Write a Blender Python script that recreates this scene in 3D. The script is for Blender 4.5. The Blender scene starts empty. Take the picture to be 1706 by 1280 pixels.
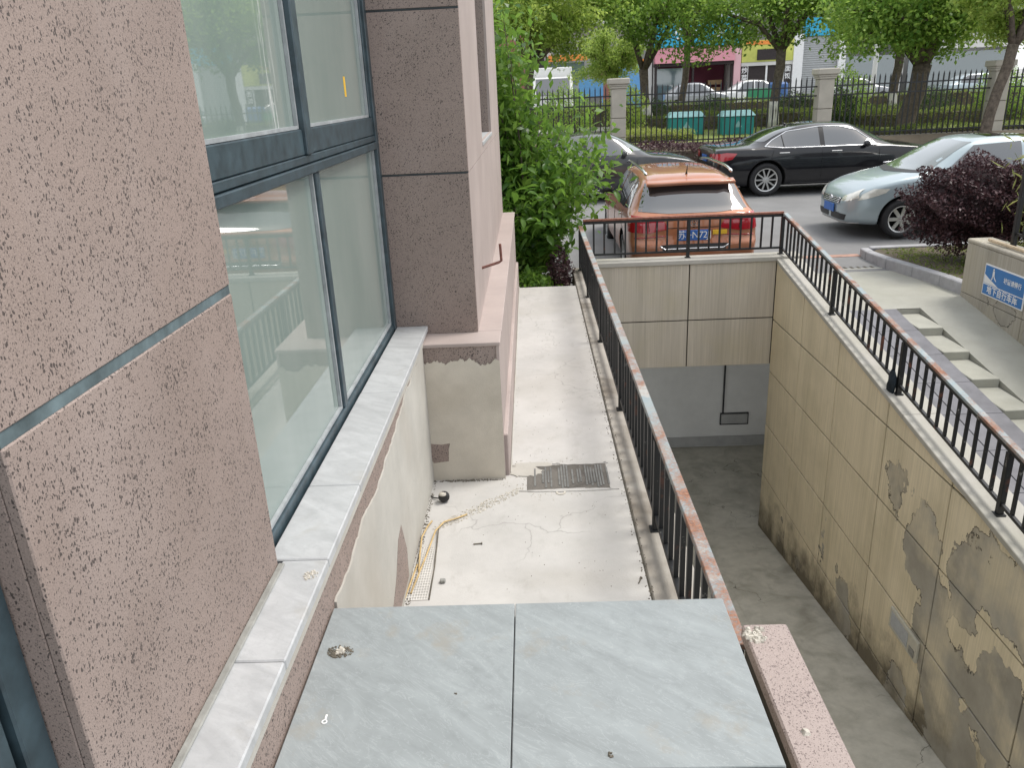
import bpy, bmesh, math, random
import numpy as np
from mathutils import Vector, Matrix
from mathutils.bvhtree import BVHTree

# ------------------------------------------------------------------ camera, sky, sun, exposure
scene = bpy.context.scene
COL = scene.collection
R = math.radians
EYE = 2.4
cam_data = bpy.data.cameras.new('camera')
cam_data.sensor_fit = 'HORIZONTAL'; cam_data.sensor_width = 36.0
cam_data.lens = 36.0 * 1315 / 1706
cam_data.clip_start = 0.02; cam_data.clip_end = 2000
cam = bpy.data.objects.new('camera', cam_data); COL.objects.link(cam)
_y = Vector((27 / 1315, 490 / 1315, -1)).normalized()
_z = -Vector((167 / 1315, -3510 / 1315, -1)).normalized()
_z = (_z - _y * _z.dot(_y)).normalized()
_x = _y.cross(_z)
rot = Matrix((_x, _y, _z))
mw = rot.to_4x4(); mw.translation = Vector((0, 0, EYE))
cam.matrix_world = mw
scene.camera = cam

SUN_EL, SUN_AZ = 60.0, 72.0          # azimuth from +Y towards +X
world = bpy.data.worlds.new('World'); scene.world = world; world.use_nodes = True
wn = world.node_tree
sky = wn.nodes.new('ShaderNodeTexSky'); sky.sky_type = 'NISHITA'; sky.sun_disc = False
sky.sun_elevation = R(SUN_EL); sky.sun_rotation = R(SUN_AZ)
sky.air_density = 1.0; sky.dust_density = 4.0; sky.ozone_density = 1.0
wmix = wn.nodes.new('ShaderNodeMix'); wmix.data_type = 'RGBA'; wmix.inputs[0].default_value = 0.72
wn.links.new(sky.outputs[0], wmix.inputs[6])
wmix.inputs[7].default_value = (6.6, 6.75, 6.9, 1)      # white overcast veil over the blue
bg = wn.nodes['Background']; bg.inputs['Strength'].default_value = 0.122
wn.links.new(wmix.outputs[2], bg.inputs['Color'])
sd = bpy.data.lights.new('sun', 'SUN'); sd.energy = 1.5; sd.angle = R(20); sd.color = (1.0, 0.965, 0.91)
sun = bpy.data.objects.new('sun', sd); COL.objects.link(sun)
d_ = Vector((math.sin(R(SUN_AZ)) * math.cos(R(SUN_EL)), math.cos(R(SUN_AZ)) * math.cos(R(SUN_EL)), math.sin(R(SUN_EL))))
sun.rotation_euler = d_.to_track_quat('Z', 'Y').to_euler(); sun.location = (20, 20, 40)
vs = scene.view_settings
vs.view_transform = 'Standard'; vs.look = 'None'; vs.exposure = 0.88; vs.gamma = 1.0; vs.use_curve_mapping = False
scene.cycles.max_bounces = 8; scene.cycles.diffuse_bounces = 4; scene.cycles.transparent_max_bounces = 8

rnd = random.Random(7)

# ------------------------------------------------------------------ helpers: objects
def wm(o):
    m = o.matrix_basis.copy()
    if o.parent: m = wm(o.parent) @ o.matrix_parent_inverse @ m
    return m

def link(o, parent=None, world_space=True):
    COL.objects.link(o)
    if parent is not None:
        o.parent = parent
        if world_space: o.matrix_parent_inverse = wm(parent).inverted()
    return o

def empty(name, loc=(0, 0, 0), rz=0.0, parent=None):
    o = bpy.data.objects.new(name, None); o.empty_display_size = 0.1
    o.location = loc; o.rotation_euler = (0, 0, rz)
    return link(o, parent)

def tag(o, label=None, cat=None, group=None, kind=None):
    if label: o['label'] = label
    if cat: o['category'] = cat
    if group: o['group'] = group
    if kind: o['kind'] = kind
    return o

def inst(mesh, name, parent=None, loc=(0, 0, 0), rot=(0, 0, 0), scale=(1, 1, 1), world_space=True):
    o = bpy.data.objects.new(name, mesh)
    o.location = loc; o.rotation_euler = rot; o.scale = scale
    return link(o, parent, world_space)

class MB:
    """collects shapes into one bmesh and links them as ONE mesh object"""
    def __init__(s): s.bm = bmesh.new()
    def box(s, x0, x1, y0, y1, z0, z1):
        v = [s.bm.verts.new((x, y, z)) for z in (z0, z1) for x, y in ((x0, y0), (x1, y0), (x1, y1), (x0, y1))]
        for f in ((3, 2, 1, 0), (4, 5, 6, 7), (0, 1, 5, 4), (1, 2, 6, 5), (2, 3, 7, 6), (3, 0, 4, 7)):
            s.bm.faces.new([v[i] for i in f])
        return s
    def hexa(s, p):                      # 8 corners: bottom 4, top 4
        v = [s.bm.verts.new(q) for q in p]
        for f in ((3, 2, 1, 0), (4, 5, 6, 7), (0, 1, 5, 4), (1, 2, 6, 5), (2, 3, 7, 6), (3, 0, 4, 7)):
            s.bm.faces.new([v[i] for i in f])
        return s
    def prism(s, poly, axis, a, b):      # polygon in the other two axes, extruded from a to b
        def mk(p, t):
            if axis == 'x': return (t, p[0], p[1])
            if axis == 'y': return (p[0], t, p[1])
            return (p[0], p[1], t)
        A = [s.bm.verts.new(mk(p, a)) for p in poly]; B = [s.bm.verts.new(mk(p, b)) for p in poly]
        n = len(poly)
        s.bm.faces.new(A[::-1]); s.bm.faces.new(B)
        for i in range(n):
            j = (i + 1) % n; s.bm.faces.new((A[i], A[j], B[j], B[i]))
        return s
    def bar(s, p, q, w, h, up=(0, 0, 1)):
        p, q = Vector(p), Vector(q); d = (q - p).normalized()
        u = Vector(up); x = d.cross(u)
        if x.length < 1e-4: x = d.cross(Vector((1, 0, 0)))
        x.normalize(); y = x.cross(d)
        c = []
        for e in (p, q):
            for sx, sy in ((-1, -1), (1, -1), (1, 1), (-1, 1)):
                c.append(s.bm.verts.new(e + x * (sx * w / 2) + y * (sy * h / 2)))
        for f in ((3, 2, 1, 0), (4, 5, 6, 7), (0, 1, 5, 4), (1, 2, 6, 5), (2, 3, 7, 6), (3, 0, 4, 7)):
            s.bm.faces.new([c[i] for i in f])
        return s
    def tube(s, pts, r, n=8, caps=True):
        pts = [Vector(p) for p in pts]
        rr = r if isinstance(r, (list, tuple)) else [r] * len(pts)
        rings = []; prev = None
        for i, p in enumerate(pts):
            d = (pts[min(i + 1, len(pts) - 1)] - pts[max(i - 1, 0)]).normalized()
            if prev is None:
                a = d.cross(Vector((0, 0, 1)))
                if a.length < 1e-3: a = d.cross(Vector((1, 0, 0)))
            else:
                a = prev - d * prev.dot(d)
            a.normalize(); prev = a; b = d.cross(a)
            rings.append([s.bm.verts.new(p + (a * math.cos(k * 2 * math.pi / n) + b * math.sin(k * 2 * math.pi / n)) * rr[i]) for k in range(n)])
        for A, B in zip(rings, rings[1:]):
            for k in range(n):
                s.bm.faces.new((A[k], A[(k + 1) % n], B[(k + 1) % n], B[k]))
        if caps:
            s.bm.faces.new(rings[0][::-1]); s.bm.faces.new(rings[-1])
        return s
    def lathe(s, prof, n=24, axis='y', c=(0, 0, 0), closed=False):   # prof: (radius, along)
        rings = []
        for r, t in prof:
            ring = []
            for k in range(n):
                a = 2 * math.pi * k / n
                p = {'y': (r * math.cos(a), t, r * math.sin(a)), 'z': (r * math.cos(a), r * math.sin(a), t),
                     'x': (t, r * math.cos(a), r * math.sin(a))}[axis]
                ring.append(s.bm.verts.new((p[0] + c[0], p[1] + c[1], p[2] + c[2])))
            rings.append(ring)
        prs = list(zip(rings, rings[1:])) + ([(rings[-1], rings[0])] if closed else [])
        for A, B in prs:
            for k in range(n): s.bm.faces.new((A[k], A[(k + 1) % n], B[(k + 1) % n], B[k]))
        if not closed:
            s.bm.faces.new(rings[0][::-1]); s.bm.faces.new(rings[-1])
        return s
    def grid(s, rows):
        V = [[s.bm.verts.new(p) for p in r] for r in rows]
        for A, B in zip(V, V[1:]):
            for k in range(len(A) - 1): s.bm.faces.new((A[k], A[k + 1], B[k + 1], B[k]))
        return s
    def mesh(s, name, mat=None, bev=0.0, smooth=False, seg=1):
        bmesh.ops.remove_doubles(s.bm, verts=s.bm.verts, dist=1e-6)
        if bev:
            es = [e for e in s.bm.edges if len(e.link_faces) == 2 and e.calc_face_angle(0) > 0.5]
            bmesh.ops.bevel(s.bm, geom=es, offset=bev, segments=seg, affect='EDGES', clamp_overlap=True)
        bmesh.ops.recalc_face_normals(s.bm, faces=s.bm.faces)
        me = bpy.data.meshes.new(name); s.bm.to_mesh(me); s.bm.free()
        if mat: me.materials.append(mat)
        if smooth:
            me.polygons.foreach_set('use_smooth', [True] * len(me.polygons))
        return me
    def build(s, name, mat, parent=None, bev=0.0, smooth=False, seg=1, world_space=True, loc=(0, 0, 0)):
        return inst(s.mesh(name, mat, bev, smooth, seg), name, parent, loc, world_space=world_space)

def from_np(name, verts, faces_n, mat, smooth=False):
    """verts (N,3); all faces have faces_n consecutive vertices"""
    me = bpy.data.meshes.new(name)
    n = len(verts); nf = n // faces_n
    me.vertices.add(n); me.vertices.foreach_set('co', np.asarray(verts, dtype=np.float32).ravel())
    me.loops.add(n); me.loops.foreach_set('vertex_index', np.arange(n, dtype=np.int32))
    me.polygons.add(nf); me.polygons.foreach_set('loop_start', np.arange(0, n, faces_n, dtype=np.int32))
    me.polygons.foreach_set('loop_total', np.full(nf, faces_n, dtype=np.int32))
    me.update(); me.validate()
    me.materials.append(mat)
    return me

def text_mesh(body, size, mat, depth=0.0, spacing=1.0, align='CENTER', bold=0.0):
    c = bpy.data.curves.new('lettering', 'FONT'); c.body = body; c.size = size
    c.align_x = align; c.align_y = 'CENTER'; c.extrude = depth; c.space_character = spacing; c.offset = bold
    o = bpy.data.objects.new('lettering', c); COL.objects.link(o)
    dg = bpy.context.evaluated_depsgraph_get(); dg.update()
    me = bpy.data.meshes.new_from_object(o.evaluated_get(dg))
    bpy.data.objects.remove(o); bpy.data.curves.remove(c)
    me.materials.clear(); me.materials.append(mat)
    return me

# ------------------------------------------------------------------ helpers: materials
class G:
    def __init__(s, name):
        s.m = bpy.data.materials.new(name); s.m.use_nodes = True
        s.t = s.m.node_tree; s.b = s.t.nodes['Principled BSDF']; s.out = s.t.nodes['Material Output']
    def n(s, t, **kw):
        x = s.t.nodes.new(t)
        for k, v in kw.items(): setattr(x, k, v)
        return x
    def put(s, sock, v):
        if isinstance(v, bpy.types.NodeSocket): s.t.links.new(v, sock)
        else:
            if isinstance(v, (tuple, list)) and len(v) == 3 and len(sock.default_value) == 4: v = (*v, 1)
            sock.default_value = v
    def pos(s): return s.n('ShaderNodeNewGeometry').outputs['Position']
    def obj(s): return s.n('ShaderNodeTexCoord').outputs['Object']
    def island(s): return s.n('ShaderNodeNewGeometry').outputs['Random Per Island']
    def objrand(s): return s.n('ShaderNodeObjectInfo').outputs['Random']
    def map(s, v, scale=(1, 1, 1), loc=(0, 0, 0), rot=(0, 0, 0)):
        x = s.n('ShaderNodeMapping'); s.put(x.inputs[0], v)
        x.inputs[1].default_value = loc; x.inputs[2].default_value = rot; x.inputs[3].default_value = scale
        return x.outputs[0]
    def sep(s, v):
        x = s.n('ShaderNodeSeparateXYZ'); s.put(x.inputs[0], v); return x.outputs
    def noise(s, v, scale, detail=3, rough=0.55, dist=0.0):
        x = s.n('ShaderNodeTexNoise'); s.put(x.inputs['Vector'], v)
        x.inputs['Scale'].default_value = scale; x.inputs['Detail'].default_value = detail
        x.inputs['Roughness'].default_value = rough; x.inputs['Distortion'].default_value = dist
        return x.outputs['Fac']
    def noisec(s, v, scale):
        x = s.n('ShaderNodeTexNoise'); s.put(x.inputs['Vector'], v); x.inputs['Scale'].default_value = scale
        x.inputs['Detail'].default_value = 4
        return x.outputs['Color']
    def vor(s, v, scale, feature='F1'):
        x = s.n('ShaderNodeTexVoronoi'); x.feature = feature; s.put(x.inputs['Vector'], v)
        x.inputs['Scale'].default_value = scale
        return x.outputs
    def ramp(s, f, stops, interp='LINEAR'):
        x = s.n('ShaderNodeValToRGB'); s.put(x.inputs[0], f); cr = x.color_ramp; cr.interpolation = interp
        while len(cr.elements) < len(stops): cr.elements.new(0.5)
        for e, (p, c) in zip(cr.elements, stops):
            e.position = p
            e.color = (c, c, c, 1) if isinstance(c, (int, float)) else (*c, 1)
        return x.outputs[0]
    def mix(s, f, a, b, mode='MIX'):
        x = s.n('ShaderNodeMix'); x.data_type = 'RGBA'; x.blend_type = mode
        s.put(x.inputs[0], f); s.put(x.inputs[6], a); s.put(x.inputs[7], b)
        return x.outputs[2]
    def math(s, op, a, b=0.0, clamp=False):
        x = s.n('ShaderNodeMath'); x.operation = op; x.use_clamp = clamp
        s.put(x.inputs[0], a); s.put(x.inputs[1], b); return x.outputs[0]
    def vmath(s, op, a, b):
        x = s.n('ShaderNodeVectorMath'); x.operation = op; s.put(x.inputs[0], a); s.put(x.inputs[1], b)
        return x.outputs['Value'] if op in ('LENGTH', 'DISTANCE') else x.outputs[0]
    def bump(s, h, strength=0.3, dist=0.01):
        x = s.n('ShaderNodeBump'); s.put(x.inputs['Height'], h)
        x.inputs['Strength'].default_value = strength; x.inputs['Distance'].default_value = dist
        s.t.links.new(x.outputs[0], s.b.inputs['Normal'])
    def done(s, col=None, rough=None, spec=None, metal=None, coat=None, coat_rough=0.05, emit=None):
        if col is not None: s.put(s.b.inputs['Base Color'], col)
        if rough is not None: s.put(s.b.inputs['Roughness'], rough)
        if spec is not None: s.put(s.b.inputs['Specular IOR Level'], spec)
        if metal is not None: s.put(s.b.inputs['Metallic'], metal)
        if coat is not None:
            s.put(s.b.inputs['Coat Weight'], coat); s.put(s.b.inputs['Coat Roughness'], coat_rough)
        return s.m

def plain(name, col, rough=0.6, var=0.12, scale=6, spec=0.4, metal=0.0, coat=None, bump=0.0, bscale=60, use='pos'):
    g = G(name); p = g.pos() if use == 'pos' else g.obj()
    f = g.noise(p, scale, 5, 0.6)
    lo = tuple(c * (1 - var) for c in col); hi = tuple(min(1, c * (1 + var)) for c in col)
    c = g.ramp(f, [(0.3, lo), (0.7, hi)])
    if bump: g.bump(g.noise(p, bscale, 4, 0.6), bump, 0.01)
    return g.done(c, rough, spec, metal, coat)

def leafy(name, a, b, c, rough=0.45, trans=0.58):
    g = G(name)
    col = g.ramp(g.island(), [(0.0, a), (0.5, b), (1.0, c)])
    big = g.noise(g.pos(), 1.3, 2)
    col = g.mix(g.ramp(big, [(0.35, 0.0), (0.7, 0.5)]), col, c)
    g.done(col, rough, 0.35)
    t = g.n('ShaderNodeBsdfTranslucent'); g.put(t.inputs[0], g.mix(0.5, col, c))
    mx = g.n('ShaderNodeMixShader'); mx.inputs[0].default_value = trans
    g.t.links.new(g.b.outputs[0], mx.inputs[1]); g.t.links.new(t.outputs[0], mx.inputs[2])
    g.t.links.new(mx.outputs[0], g.out.inputs[0])
    return g.m

def mat_granite(name, base, dark):
    g = G(name); p = g.pos()
    w = g.vmath('ADD', p, g.map(g.noisec(p, 60), (0.014, 0.014, 0.014)))
    big = g.noise(p, 3.0, 4); fine = g.noise(p, 260, 2)
    c = g.ramp(fine, [(0.3, tuple(x * 0.84 for x in base)), (0.7, tuple(min(1, x * 1.12) for x in base))])
    c = g.mix(g.ramp(big, [(0.35, 0.0), (0.75, 0.45)]), c, tuple(x * 0.68 for x in base))
    c = g.mix(g.ramp(g.noise(g.map(p, (1, 1, .6), (2, 5, 1)), 1.7, 5, .6), [(0.5, 0.0), (0.72, 0.4)]), c, (0.40, 0.335, 0.31))
    dens = g.ramp(g.noise(p, 9, 3), [(0.35, 0.75), (0.7, 1.1)])
    s1 = g.vor(g.map(w, (1.25, 1.25, 0.8)), 138)
    m1 = g.math('LESS_THAN', s1['Distance'], g.math('MULTIPLY', g.ramp(s1['Color'], [(0.47, 0.0), (0.6, 0.28), (0.8, 0.52)]), dens))
    s2 = g.vor(g.map(w, (1.2, 1.2, 0.85), (3, 1, 2)), 250)
    m2 = g.math('LESS_THAN', s2['Distance'], g.math('MULTIPLY', g.ramp(s2['Color'], [(0.42, 0.0), (0.6, 0.32), (0.8, 0.48)]), dens))
    m = g.math('MAXIMUM', m1, g.math('MULTIPLY', m2, 0.65))
    m = g.math('MAXIMUM', m, g.ramp(g.noise(p, 330, 2, .7), [(0.6, 0.0), (0.68, 0.55)]))
    c = g.mix(g.math('MULTIPLY', g.objrand(), 0.16), c, tuple(x * 0.6 for x in base))
    drip = g.noise(g.map(p, (14, 14, .5)), 1.0, 4, .6)
    c = g.mix(g.ramp(drip, [(0.6, 0.0), (0.75, 0.22)]), c, (0.42, 0.37, 0.34))
    c = g.mix(g.math('MULTIPLY', m, 0.82), c, dark)
    s3 = g.vor(g.map(w, (1.0, 1.0, 1.0), (7, 3, 5)), 55)
    c = g.mix(g.math('MULTIPLY', g.math('LESS_THAN', s3['Distance'], g.ramp(s3['Color'], [(0.8, 0.0), (1.0, 0.3)])), 0.4), c, (0.55, 0.42, 0.33))
    g.bump(g.math('SUBTRACT', fine, m), 0.25, 0.003)
    return g.done(c, 0.62, 0.35)

def mat_stone(name, base, vein, vscale=2.0, dirt=(0.3, 0.27, 0.2), dirt_amt=0.5, rough=0.4, ang=0.6):
    g = G(name); p = g.map(g.pos(), (1, 1, 1), (0, 0, 0), (0, 0, ang))
    n1 = g.noise(g.map(p, (1, 3.2, 1)), vscale, 7, 0.62, 1.4)
    n2 = g.noise(g.map(p, (1, 4, 1), (4, 2, 0)), vscale * 2.2, 8, 0.6, 2.0)
    c = g.ramp(n1, [(0.25, tuple(x * 0.78 for x in base)), (0.55, base), (0.8, tuple(min(1, x * 1.17) for x in base))])
    v = g.ramp(n2, [(0.485, 0.0), (0.5, 1.0), (0.515, 0.0)])
    c = g.mix(g.math('MULTIPLY', v, 0.35), c, vein)
    d = g.noise(g.pos(), 5.5, 6, 0.65)
    c = g.mix(g.math('MULTIPLY', g.ramp(d, [(0.58, 0.0), (0.78, 1.0)]), dirt_amt), c, dirt)
    mo = g.noise(g.pos(), 24, 5, .7)
    c = g.mix(g.ramp(mo, [(0.52, 0.0), (0.75, 0.3)]), c, tuple(x * .6 for x in base))
    g.bump(g.noise(g.pos(), 55, 5, 0.6), 0.05, 0.01)
    return g.done(c, g.ramp(d, [(0.3, rough), (0.8, rough + 0.25)]), 0.4)

def mat_concrete(name, base, stain, amt=0.5, scale=2.5, bump=0.25, rough=0.85, crack=0.0):
    g = G(name); p = g.pos()
    a = g.noise(p, scale, 8, 0.68); b = g.noise(p, scale * 0.35, 4, 0.6, 0.6); f = g.noise(p, 120, 4, 0.7)
    c = g.ramp(a, [(0.3, tuple(x * 0.86 for x in base)), (0.7, tuple(min(1, x * 1.08) for x in base))])
    c = g.mix(g.math('MULTIPLY', g.ramp(b, [(0.45, 0.0), (0.72, 1.0)]), amt), c, stain)
    sp = g.vor(p, 45)
    c = g.mix(g.math('MULTIPLY', g.math('LESS_THAN', sp['Distance'], g.ramp(sp['Color'], [(0.85, 0.0), (1.0, 0.25)])), 0.5), c, tuple(x * 0.45 for x in stain))
    if crack:
        wv = g.vmath('ADD', p, g.map(g.noisec(p, 3.0), (0.5, 0.5, 0.5)))
        e = g.vor(wv, 0.75, 'DISTANCE_TO_EDGE')['Distance']
        ln = g.math('MULTIPLY', g.ramp(e, [(0.0, 1.0), (0.0045, 0.0)]), g.ramp(g.noise(p, 1.3, 3), [(0.48, 0.0), (0.58, crack)]))
        c = g.mix(ln, c, tuple(x * 0.3 for x in stain))
        sm = g.noise(g.map(p, (1, .5, 1), (3, 8, 0)), 7, 6, .7)
        c = g.mix(g.ramp(sm, [(0.56, 0.0), (0.74, .35)]), c, tuple(x * .7 for x in stain))
    g.bump(g.math('ADD', f, a), bump, 0.006)
    return g.done(c, rough, 0.25)

def mat_rail():
    g = G('rusty_painted_rail'); p = g.pos()
    a = g.noise(p, 3.2, 7, 0.68); b = g.noise(g.map(p, (1, 1, 1), (5, 9, 2)), 4.5, 7, 0.65); f = g.noise(p, 70, 4, 0.7)
    paint = g.ramp(b, [(0.4, (0.30, 0.32, 0.31)), (0.54, (0.25, 0.31, 0.33)), (0.64, (0.38, 0.375, 0.35))])
    rust = g.ramp(f, [(0.3, (0.15, 0.07, 0.045)), (0.55, (0.29, 0.15, 0.10)), (0.75, (0.38, 0.25, 0.18))])
    m = g.ramp(g.math('ADD', a, g.math('MULTIPLY', g.math('SUBTRACT', f, 0.5), 0.34)), [(0.45, 0.0), (0.60, 1.0)])
    g.bump(g.math('ADD', m, f), 0.35, 0.003)
    return g.done(g.mix(m, paint, rust), g.ramp(m, [(0, 0.55), (1, 0.9)]), 0.3)

def mat_iron(name='black_iron', amt=0.35):
    g = G(name); p = g.pos()
    a = g.noise(p, 9, 6, 0.68); f = g.noise(p, 90, 3, 0.7)
    c = g.mix(g.ramp(g.math('ADD', a, g.math('MULTIPLY', f, 0.2)), [(0.73, 0.0), (0.77, amt)]), (0.011, 0.012, 0.013), (0.28, 0.27, 0.25))
    c = g.mix(g.ramp(g.noise(g.map(p, (1, 1, 1), (3, 3, 3)), 5, 5, 0.65), [(0.6, 0.0), (0.66, amt)]), c, (0.16, 0.055, 0.03))
    g.bump(f, 0.2, 0.002)
    return g.done(c, 0.42, 0.45)

def mat_wallpanel(name, base, patches=(), streak=0.5, dirt_z=None):
    """textured coating: fine vertical combing, rain streaks, grime, flaked-off patches (x ignored)"""
    g = G(name); p = g.pos()
    comb = g.noise(g.map(p, (60, 60, 1.2)), 1.0, 3, 0.6)
    st = g.noise(g.map(p, (3.5, 3.5, 0.22)), 1.0, 6, 0.6)
    blot = g.noise(p, 1.6, 6, 0.62); f = g.noise(p, 120, 3)
    c = g.ramp(comb, [(0.3, tuple(x * 0.86 for x in base)), (0.7, tuple(min(1, x * 1.1) for x in base))])
    c = g.mix(g.math('MULTIPLY', g.ramp(st, [(0.5, 0.0), (0.75, 1.0)]), streak), c, (base[0] * 0.5, base[1] * 0.5, base[2] * 0.46))
    c = g.mix(g.math('MULTIPLY', g.ramp(blot, [(0.45, 0.0), (0.7, 0.4)]), 1.0), c, (0.46, 0.41, 0.27))
    h = comb
    rough = 0.8
    if dirt_z:
        z = g.sep(p)['Z']; y = g.sep(p)['Y']
        floor = g.math('ADD', g.math('MULTIPLY', y, -0.172), -1.92)       # the ramp floor line
        up = g.math('SUBTRACT', z, floor)
        gr = g.math('ADD', up, g.math('MULTIPLY', g.math('SUBTRACT', g.noise(p, 2.6, 6, 0.65), 0.5), 1.5))
        c = g.mix(g.ramp(gr, [(0.05, 0.85), (0.55, 0.0)]), c, (0.085, 0.072, 0.052))
    if patches:
        w = g.math('MULTIPLY', g.math('SUBTRACT', g.noise(p, 3.2, 5, 0.6), 0.5), 0.95)
        dmin = None
        for (py, pz, ry, rz) in patches:
            q = g.map(p, (0.0, 1 / ry, 1 / rz), (0, -py / ry, -pz / rz))
            d = g.math('SUBTRACT', g.vmath('LENGTH', q, (0, 0, 0)), 1.0)
            d = g.math('MULTIPLY', d, min(ry, rz))
            dmin = d if dmin is None else g.math('MINIMUM', dmin, d)
        dd = g.math('ADD', dmin, g.math('MULTIPLY', w, 0.7))
        msk = g.math('MULTIPLY', g.ramp(dd, [(0.0, 1.0), (0.012, 0.0)]), g.ramp(g.noise(g.map(p, (1, 1, 1), (1, 7, 3)), 2.0, 5), [(0.36, 0.25), (0.56, 0.95)]))
        rim = g.ramp(g.math('ADD', dd, 0.5), [(0.488, 0.0), (0.496, 1.0), (0.502, 1.0), (0.508, 0.0)])  # thin shadow painted as a dark line round the flake edges
        ex = g.ramp(blot, [(0.3, (0.25, 0.235, 0.195)), (0.55, (0.37, 0.35, 0.30)), (0.7, (0.45, 0.425, 0.355))])
        c = g.mix(msk, c, ex)
        c = g.mix(g.math('MULTIPLY', rim, g.ramp(g.noise(p, 1.9, 3), [(0.40, 0.0), (0.55, 0.9)])), c, (0.04, 0.032, 0.022))
        h = g.math('ADD', g.math('MULTIPLY', comb, 0.3), g.math('MULTIPLY', msk, -5.0))
    g.bump(g.math('ADD', h, g.math('MULTIPLY', f, 0.3)), 0.3, 0.006)
    return g.done(c, rough, 0.25)

def mat_carpaint(name, col, metal=0.5, rough=0.35, dust=0.12):
    g = G(name); p = g.obj()
    f = g.noise(p, 2.2, 5, 0.6)
    c = g.mix(g.math('MULTIPLY', g.ramp(f, [(0.4, 0.0), (0.8, 1.0)]), dust), col, (0.42, 0.4, 0.37))
    return g.done(c, rough, 0.15, metal, 1.0, 0.04)

def glass_dark(name, col=(0.02, 0.025, 0.027), rough=0.03):
    g = G(name)
    g.b.inputs['IOR'].default_value = 1.9
    return g.done(col, rough, 0.7, 0.0, 1.0, 0.02)

def mat_pane():
    g = G('frosted_pane'); p = g.pos()
    f = g.noise(g.map(p, (1, 1.2, 0.5)), 1.6, 4)
    c = g.ramp(f, [(0.3, (0.20, 0.255, 0.232)), (0.7, (0.27, 0.32, 0.295))])
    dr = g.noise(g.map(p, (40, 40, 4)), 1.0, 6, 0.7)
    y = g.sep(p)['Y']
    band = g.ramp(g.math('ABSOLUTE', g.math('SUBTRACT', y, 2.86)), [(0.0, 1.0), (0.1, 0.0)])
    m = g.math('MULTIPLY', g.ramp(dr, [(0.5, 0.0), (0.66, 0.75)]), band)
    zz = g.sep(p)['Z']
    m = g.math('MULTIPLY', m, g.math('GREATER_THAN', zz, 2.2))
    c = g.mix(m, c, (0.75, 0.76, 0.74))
    return g.done(c, g.math('ADD', g.math('MULTIPLY', m, 0.5), 0.012), 0.9, 0.0, 0.25, 0.02)

MT = {}
MT['granite'] = mat_granite('pink_granite', (0.312, 0.245, 0.214), (0.034, 0.028, 0.027))
MT['granite_cap'] = mat_granite('pale_pink_granite', (0.38, 0.31, 0.282), (0.12, 0.09, 0.085))
MT['marble'] = mat_stone('grey_white_marble', (0.43, 0.438, 0.442), (0.31, 0.325, 0.34), 3.0, (0.30, 0.275, 0.225), 0.5, 0.38, 0.5)
MT['slate'] = mat_stone('blue_grey_stone_tile', (0.272, 0.297, 0.30), (0.42, 0.45, 0.455), 2.6, (0.27, 0.24, 0.19), 0.75, 0.42, 0.7)
MT['path'] = mat_concrete('pale_concrete', (0.475, 0.462, 0.44), (0.36, 0.335, 0.295), 0.6, 2.2, 0.2, 0.85, 0.4)
MT['kerb'] = mat_concrete('stained_concrete', (0.38, 0.355, 0.315), (0.13, 0.105, 0.078), 1.0, 4.0, 0.35)
MT['cap'] = mat_concrete('coping_concrete', (0.44, 0.425, 0.385), (0.30, 0.29, 0.22), 0.55, 2.2, 0.25)
MT['plaster'] = mat_concrete('rough_cement_plaster', (0.56, 0.515, 0.44), (0.40, 0.355, 0.285), 0.6, 4.0, 0.4)
MT['plaster_pale'] = mat_concrete('pale_plaster', (0.46, 0.445, 0.405), (0.36, 0.325, 0.275), 0.55, 3.0, 0.3)
MT['pitfloor'] = mat_concrete('damp_pit_concrete', (0.52, 0.50, 0.43), (0.30, 0.285, 0.235), 0.8, 7.5, 0.4, 0.75, 0.9)
MT['core'] = plain('dark_joint_mortar', (0.075, 0.068, 0.055), 0.9)  # plain dark colour of the cores behind slabs and open joints
MT['mortar'] = plain('grey_mortar', (0.26, 0.26, 0.24), 0.9, 0.2, 20, bump=0.3)
MT['strip'] = plain('blue_grey_joint_strip', (0.10, 0.135, 0.145), 0.55, 0.5, 9)
MT['stripdark'] = plain('dark_joint_strip', (0.035, 0.042, 0.045), 0.6, 0.3, 9)
MT['pinkwall'] = mat_concrete('pink_painted_wall', (0.40, 0.335, 0.31), (0.33, 0.27, 0.245), 0.5, 1.8, 0.12, 0.7)
MT['frame'] = plain('slate_blue_aluminium', (0.036, 0.058, 0.07), 0.38, 0.4, 14, 0.5)
MT['frame_light'] = plain('silver_window_gasket', (0.33, 0.35, 0.36), 0.4, 0.2, 14, 0.5)
MT['pane'] = mat_pane()
MT['rail'] = mat_rail()
MT['iron'] = mat_iron()
MT['iron_worn'] = mat_iron('worn_black_iron', 0.75)
MT['panel_far'] = mat_wallpanel('combed_panel_coating', (0.53, 0.485, 0.41), (), 0.45)
PATCH = [(6.32, -1.0, .15, .26), (5.7, -1.3, .3, .42), (5.42, -1.75, .26, .5), (5.15, -2.15, .34, .5), (7.1, -2.95, .24, .4),
         (4.9, -2.55, .4, .42), (4.4, -1.85, .45, .45), (4.55, -0.95, .5, .3), (9.15, -3.2, .04, .2), (8.5, -3.25, .12, .08),
         (7.72, -2.55, .05, .13), (4.0, -2.1, .5, .5), (3.6, -1.3, .5, .4), (5.75, -2.85, .2, .25), (5.05, -1.2, .25, .3)]
MT['panel_side'] = mat_wallpanel('flaking_panel_coating', (0.72, 0.635, 0.46), PATCH, 0.42, True)
MT['signwall'] = mat_wallpanel('weathered_cement_wall', (0.40, 0.37, 0.31), [(8.75, -.16, .2, .1), (8.2, -.3, .15, .1)], 0.6)
MT['white_wall'] = mat_concrete('white_basement_paint', (0.70, 0.70, 0.68), (0.55, 0.55, 0.53), 0.4, 1.5, 0.1)
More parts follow.
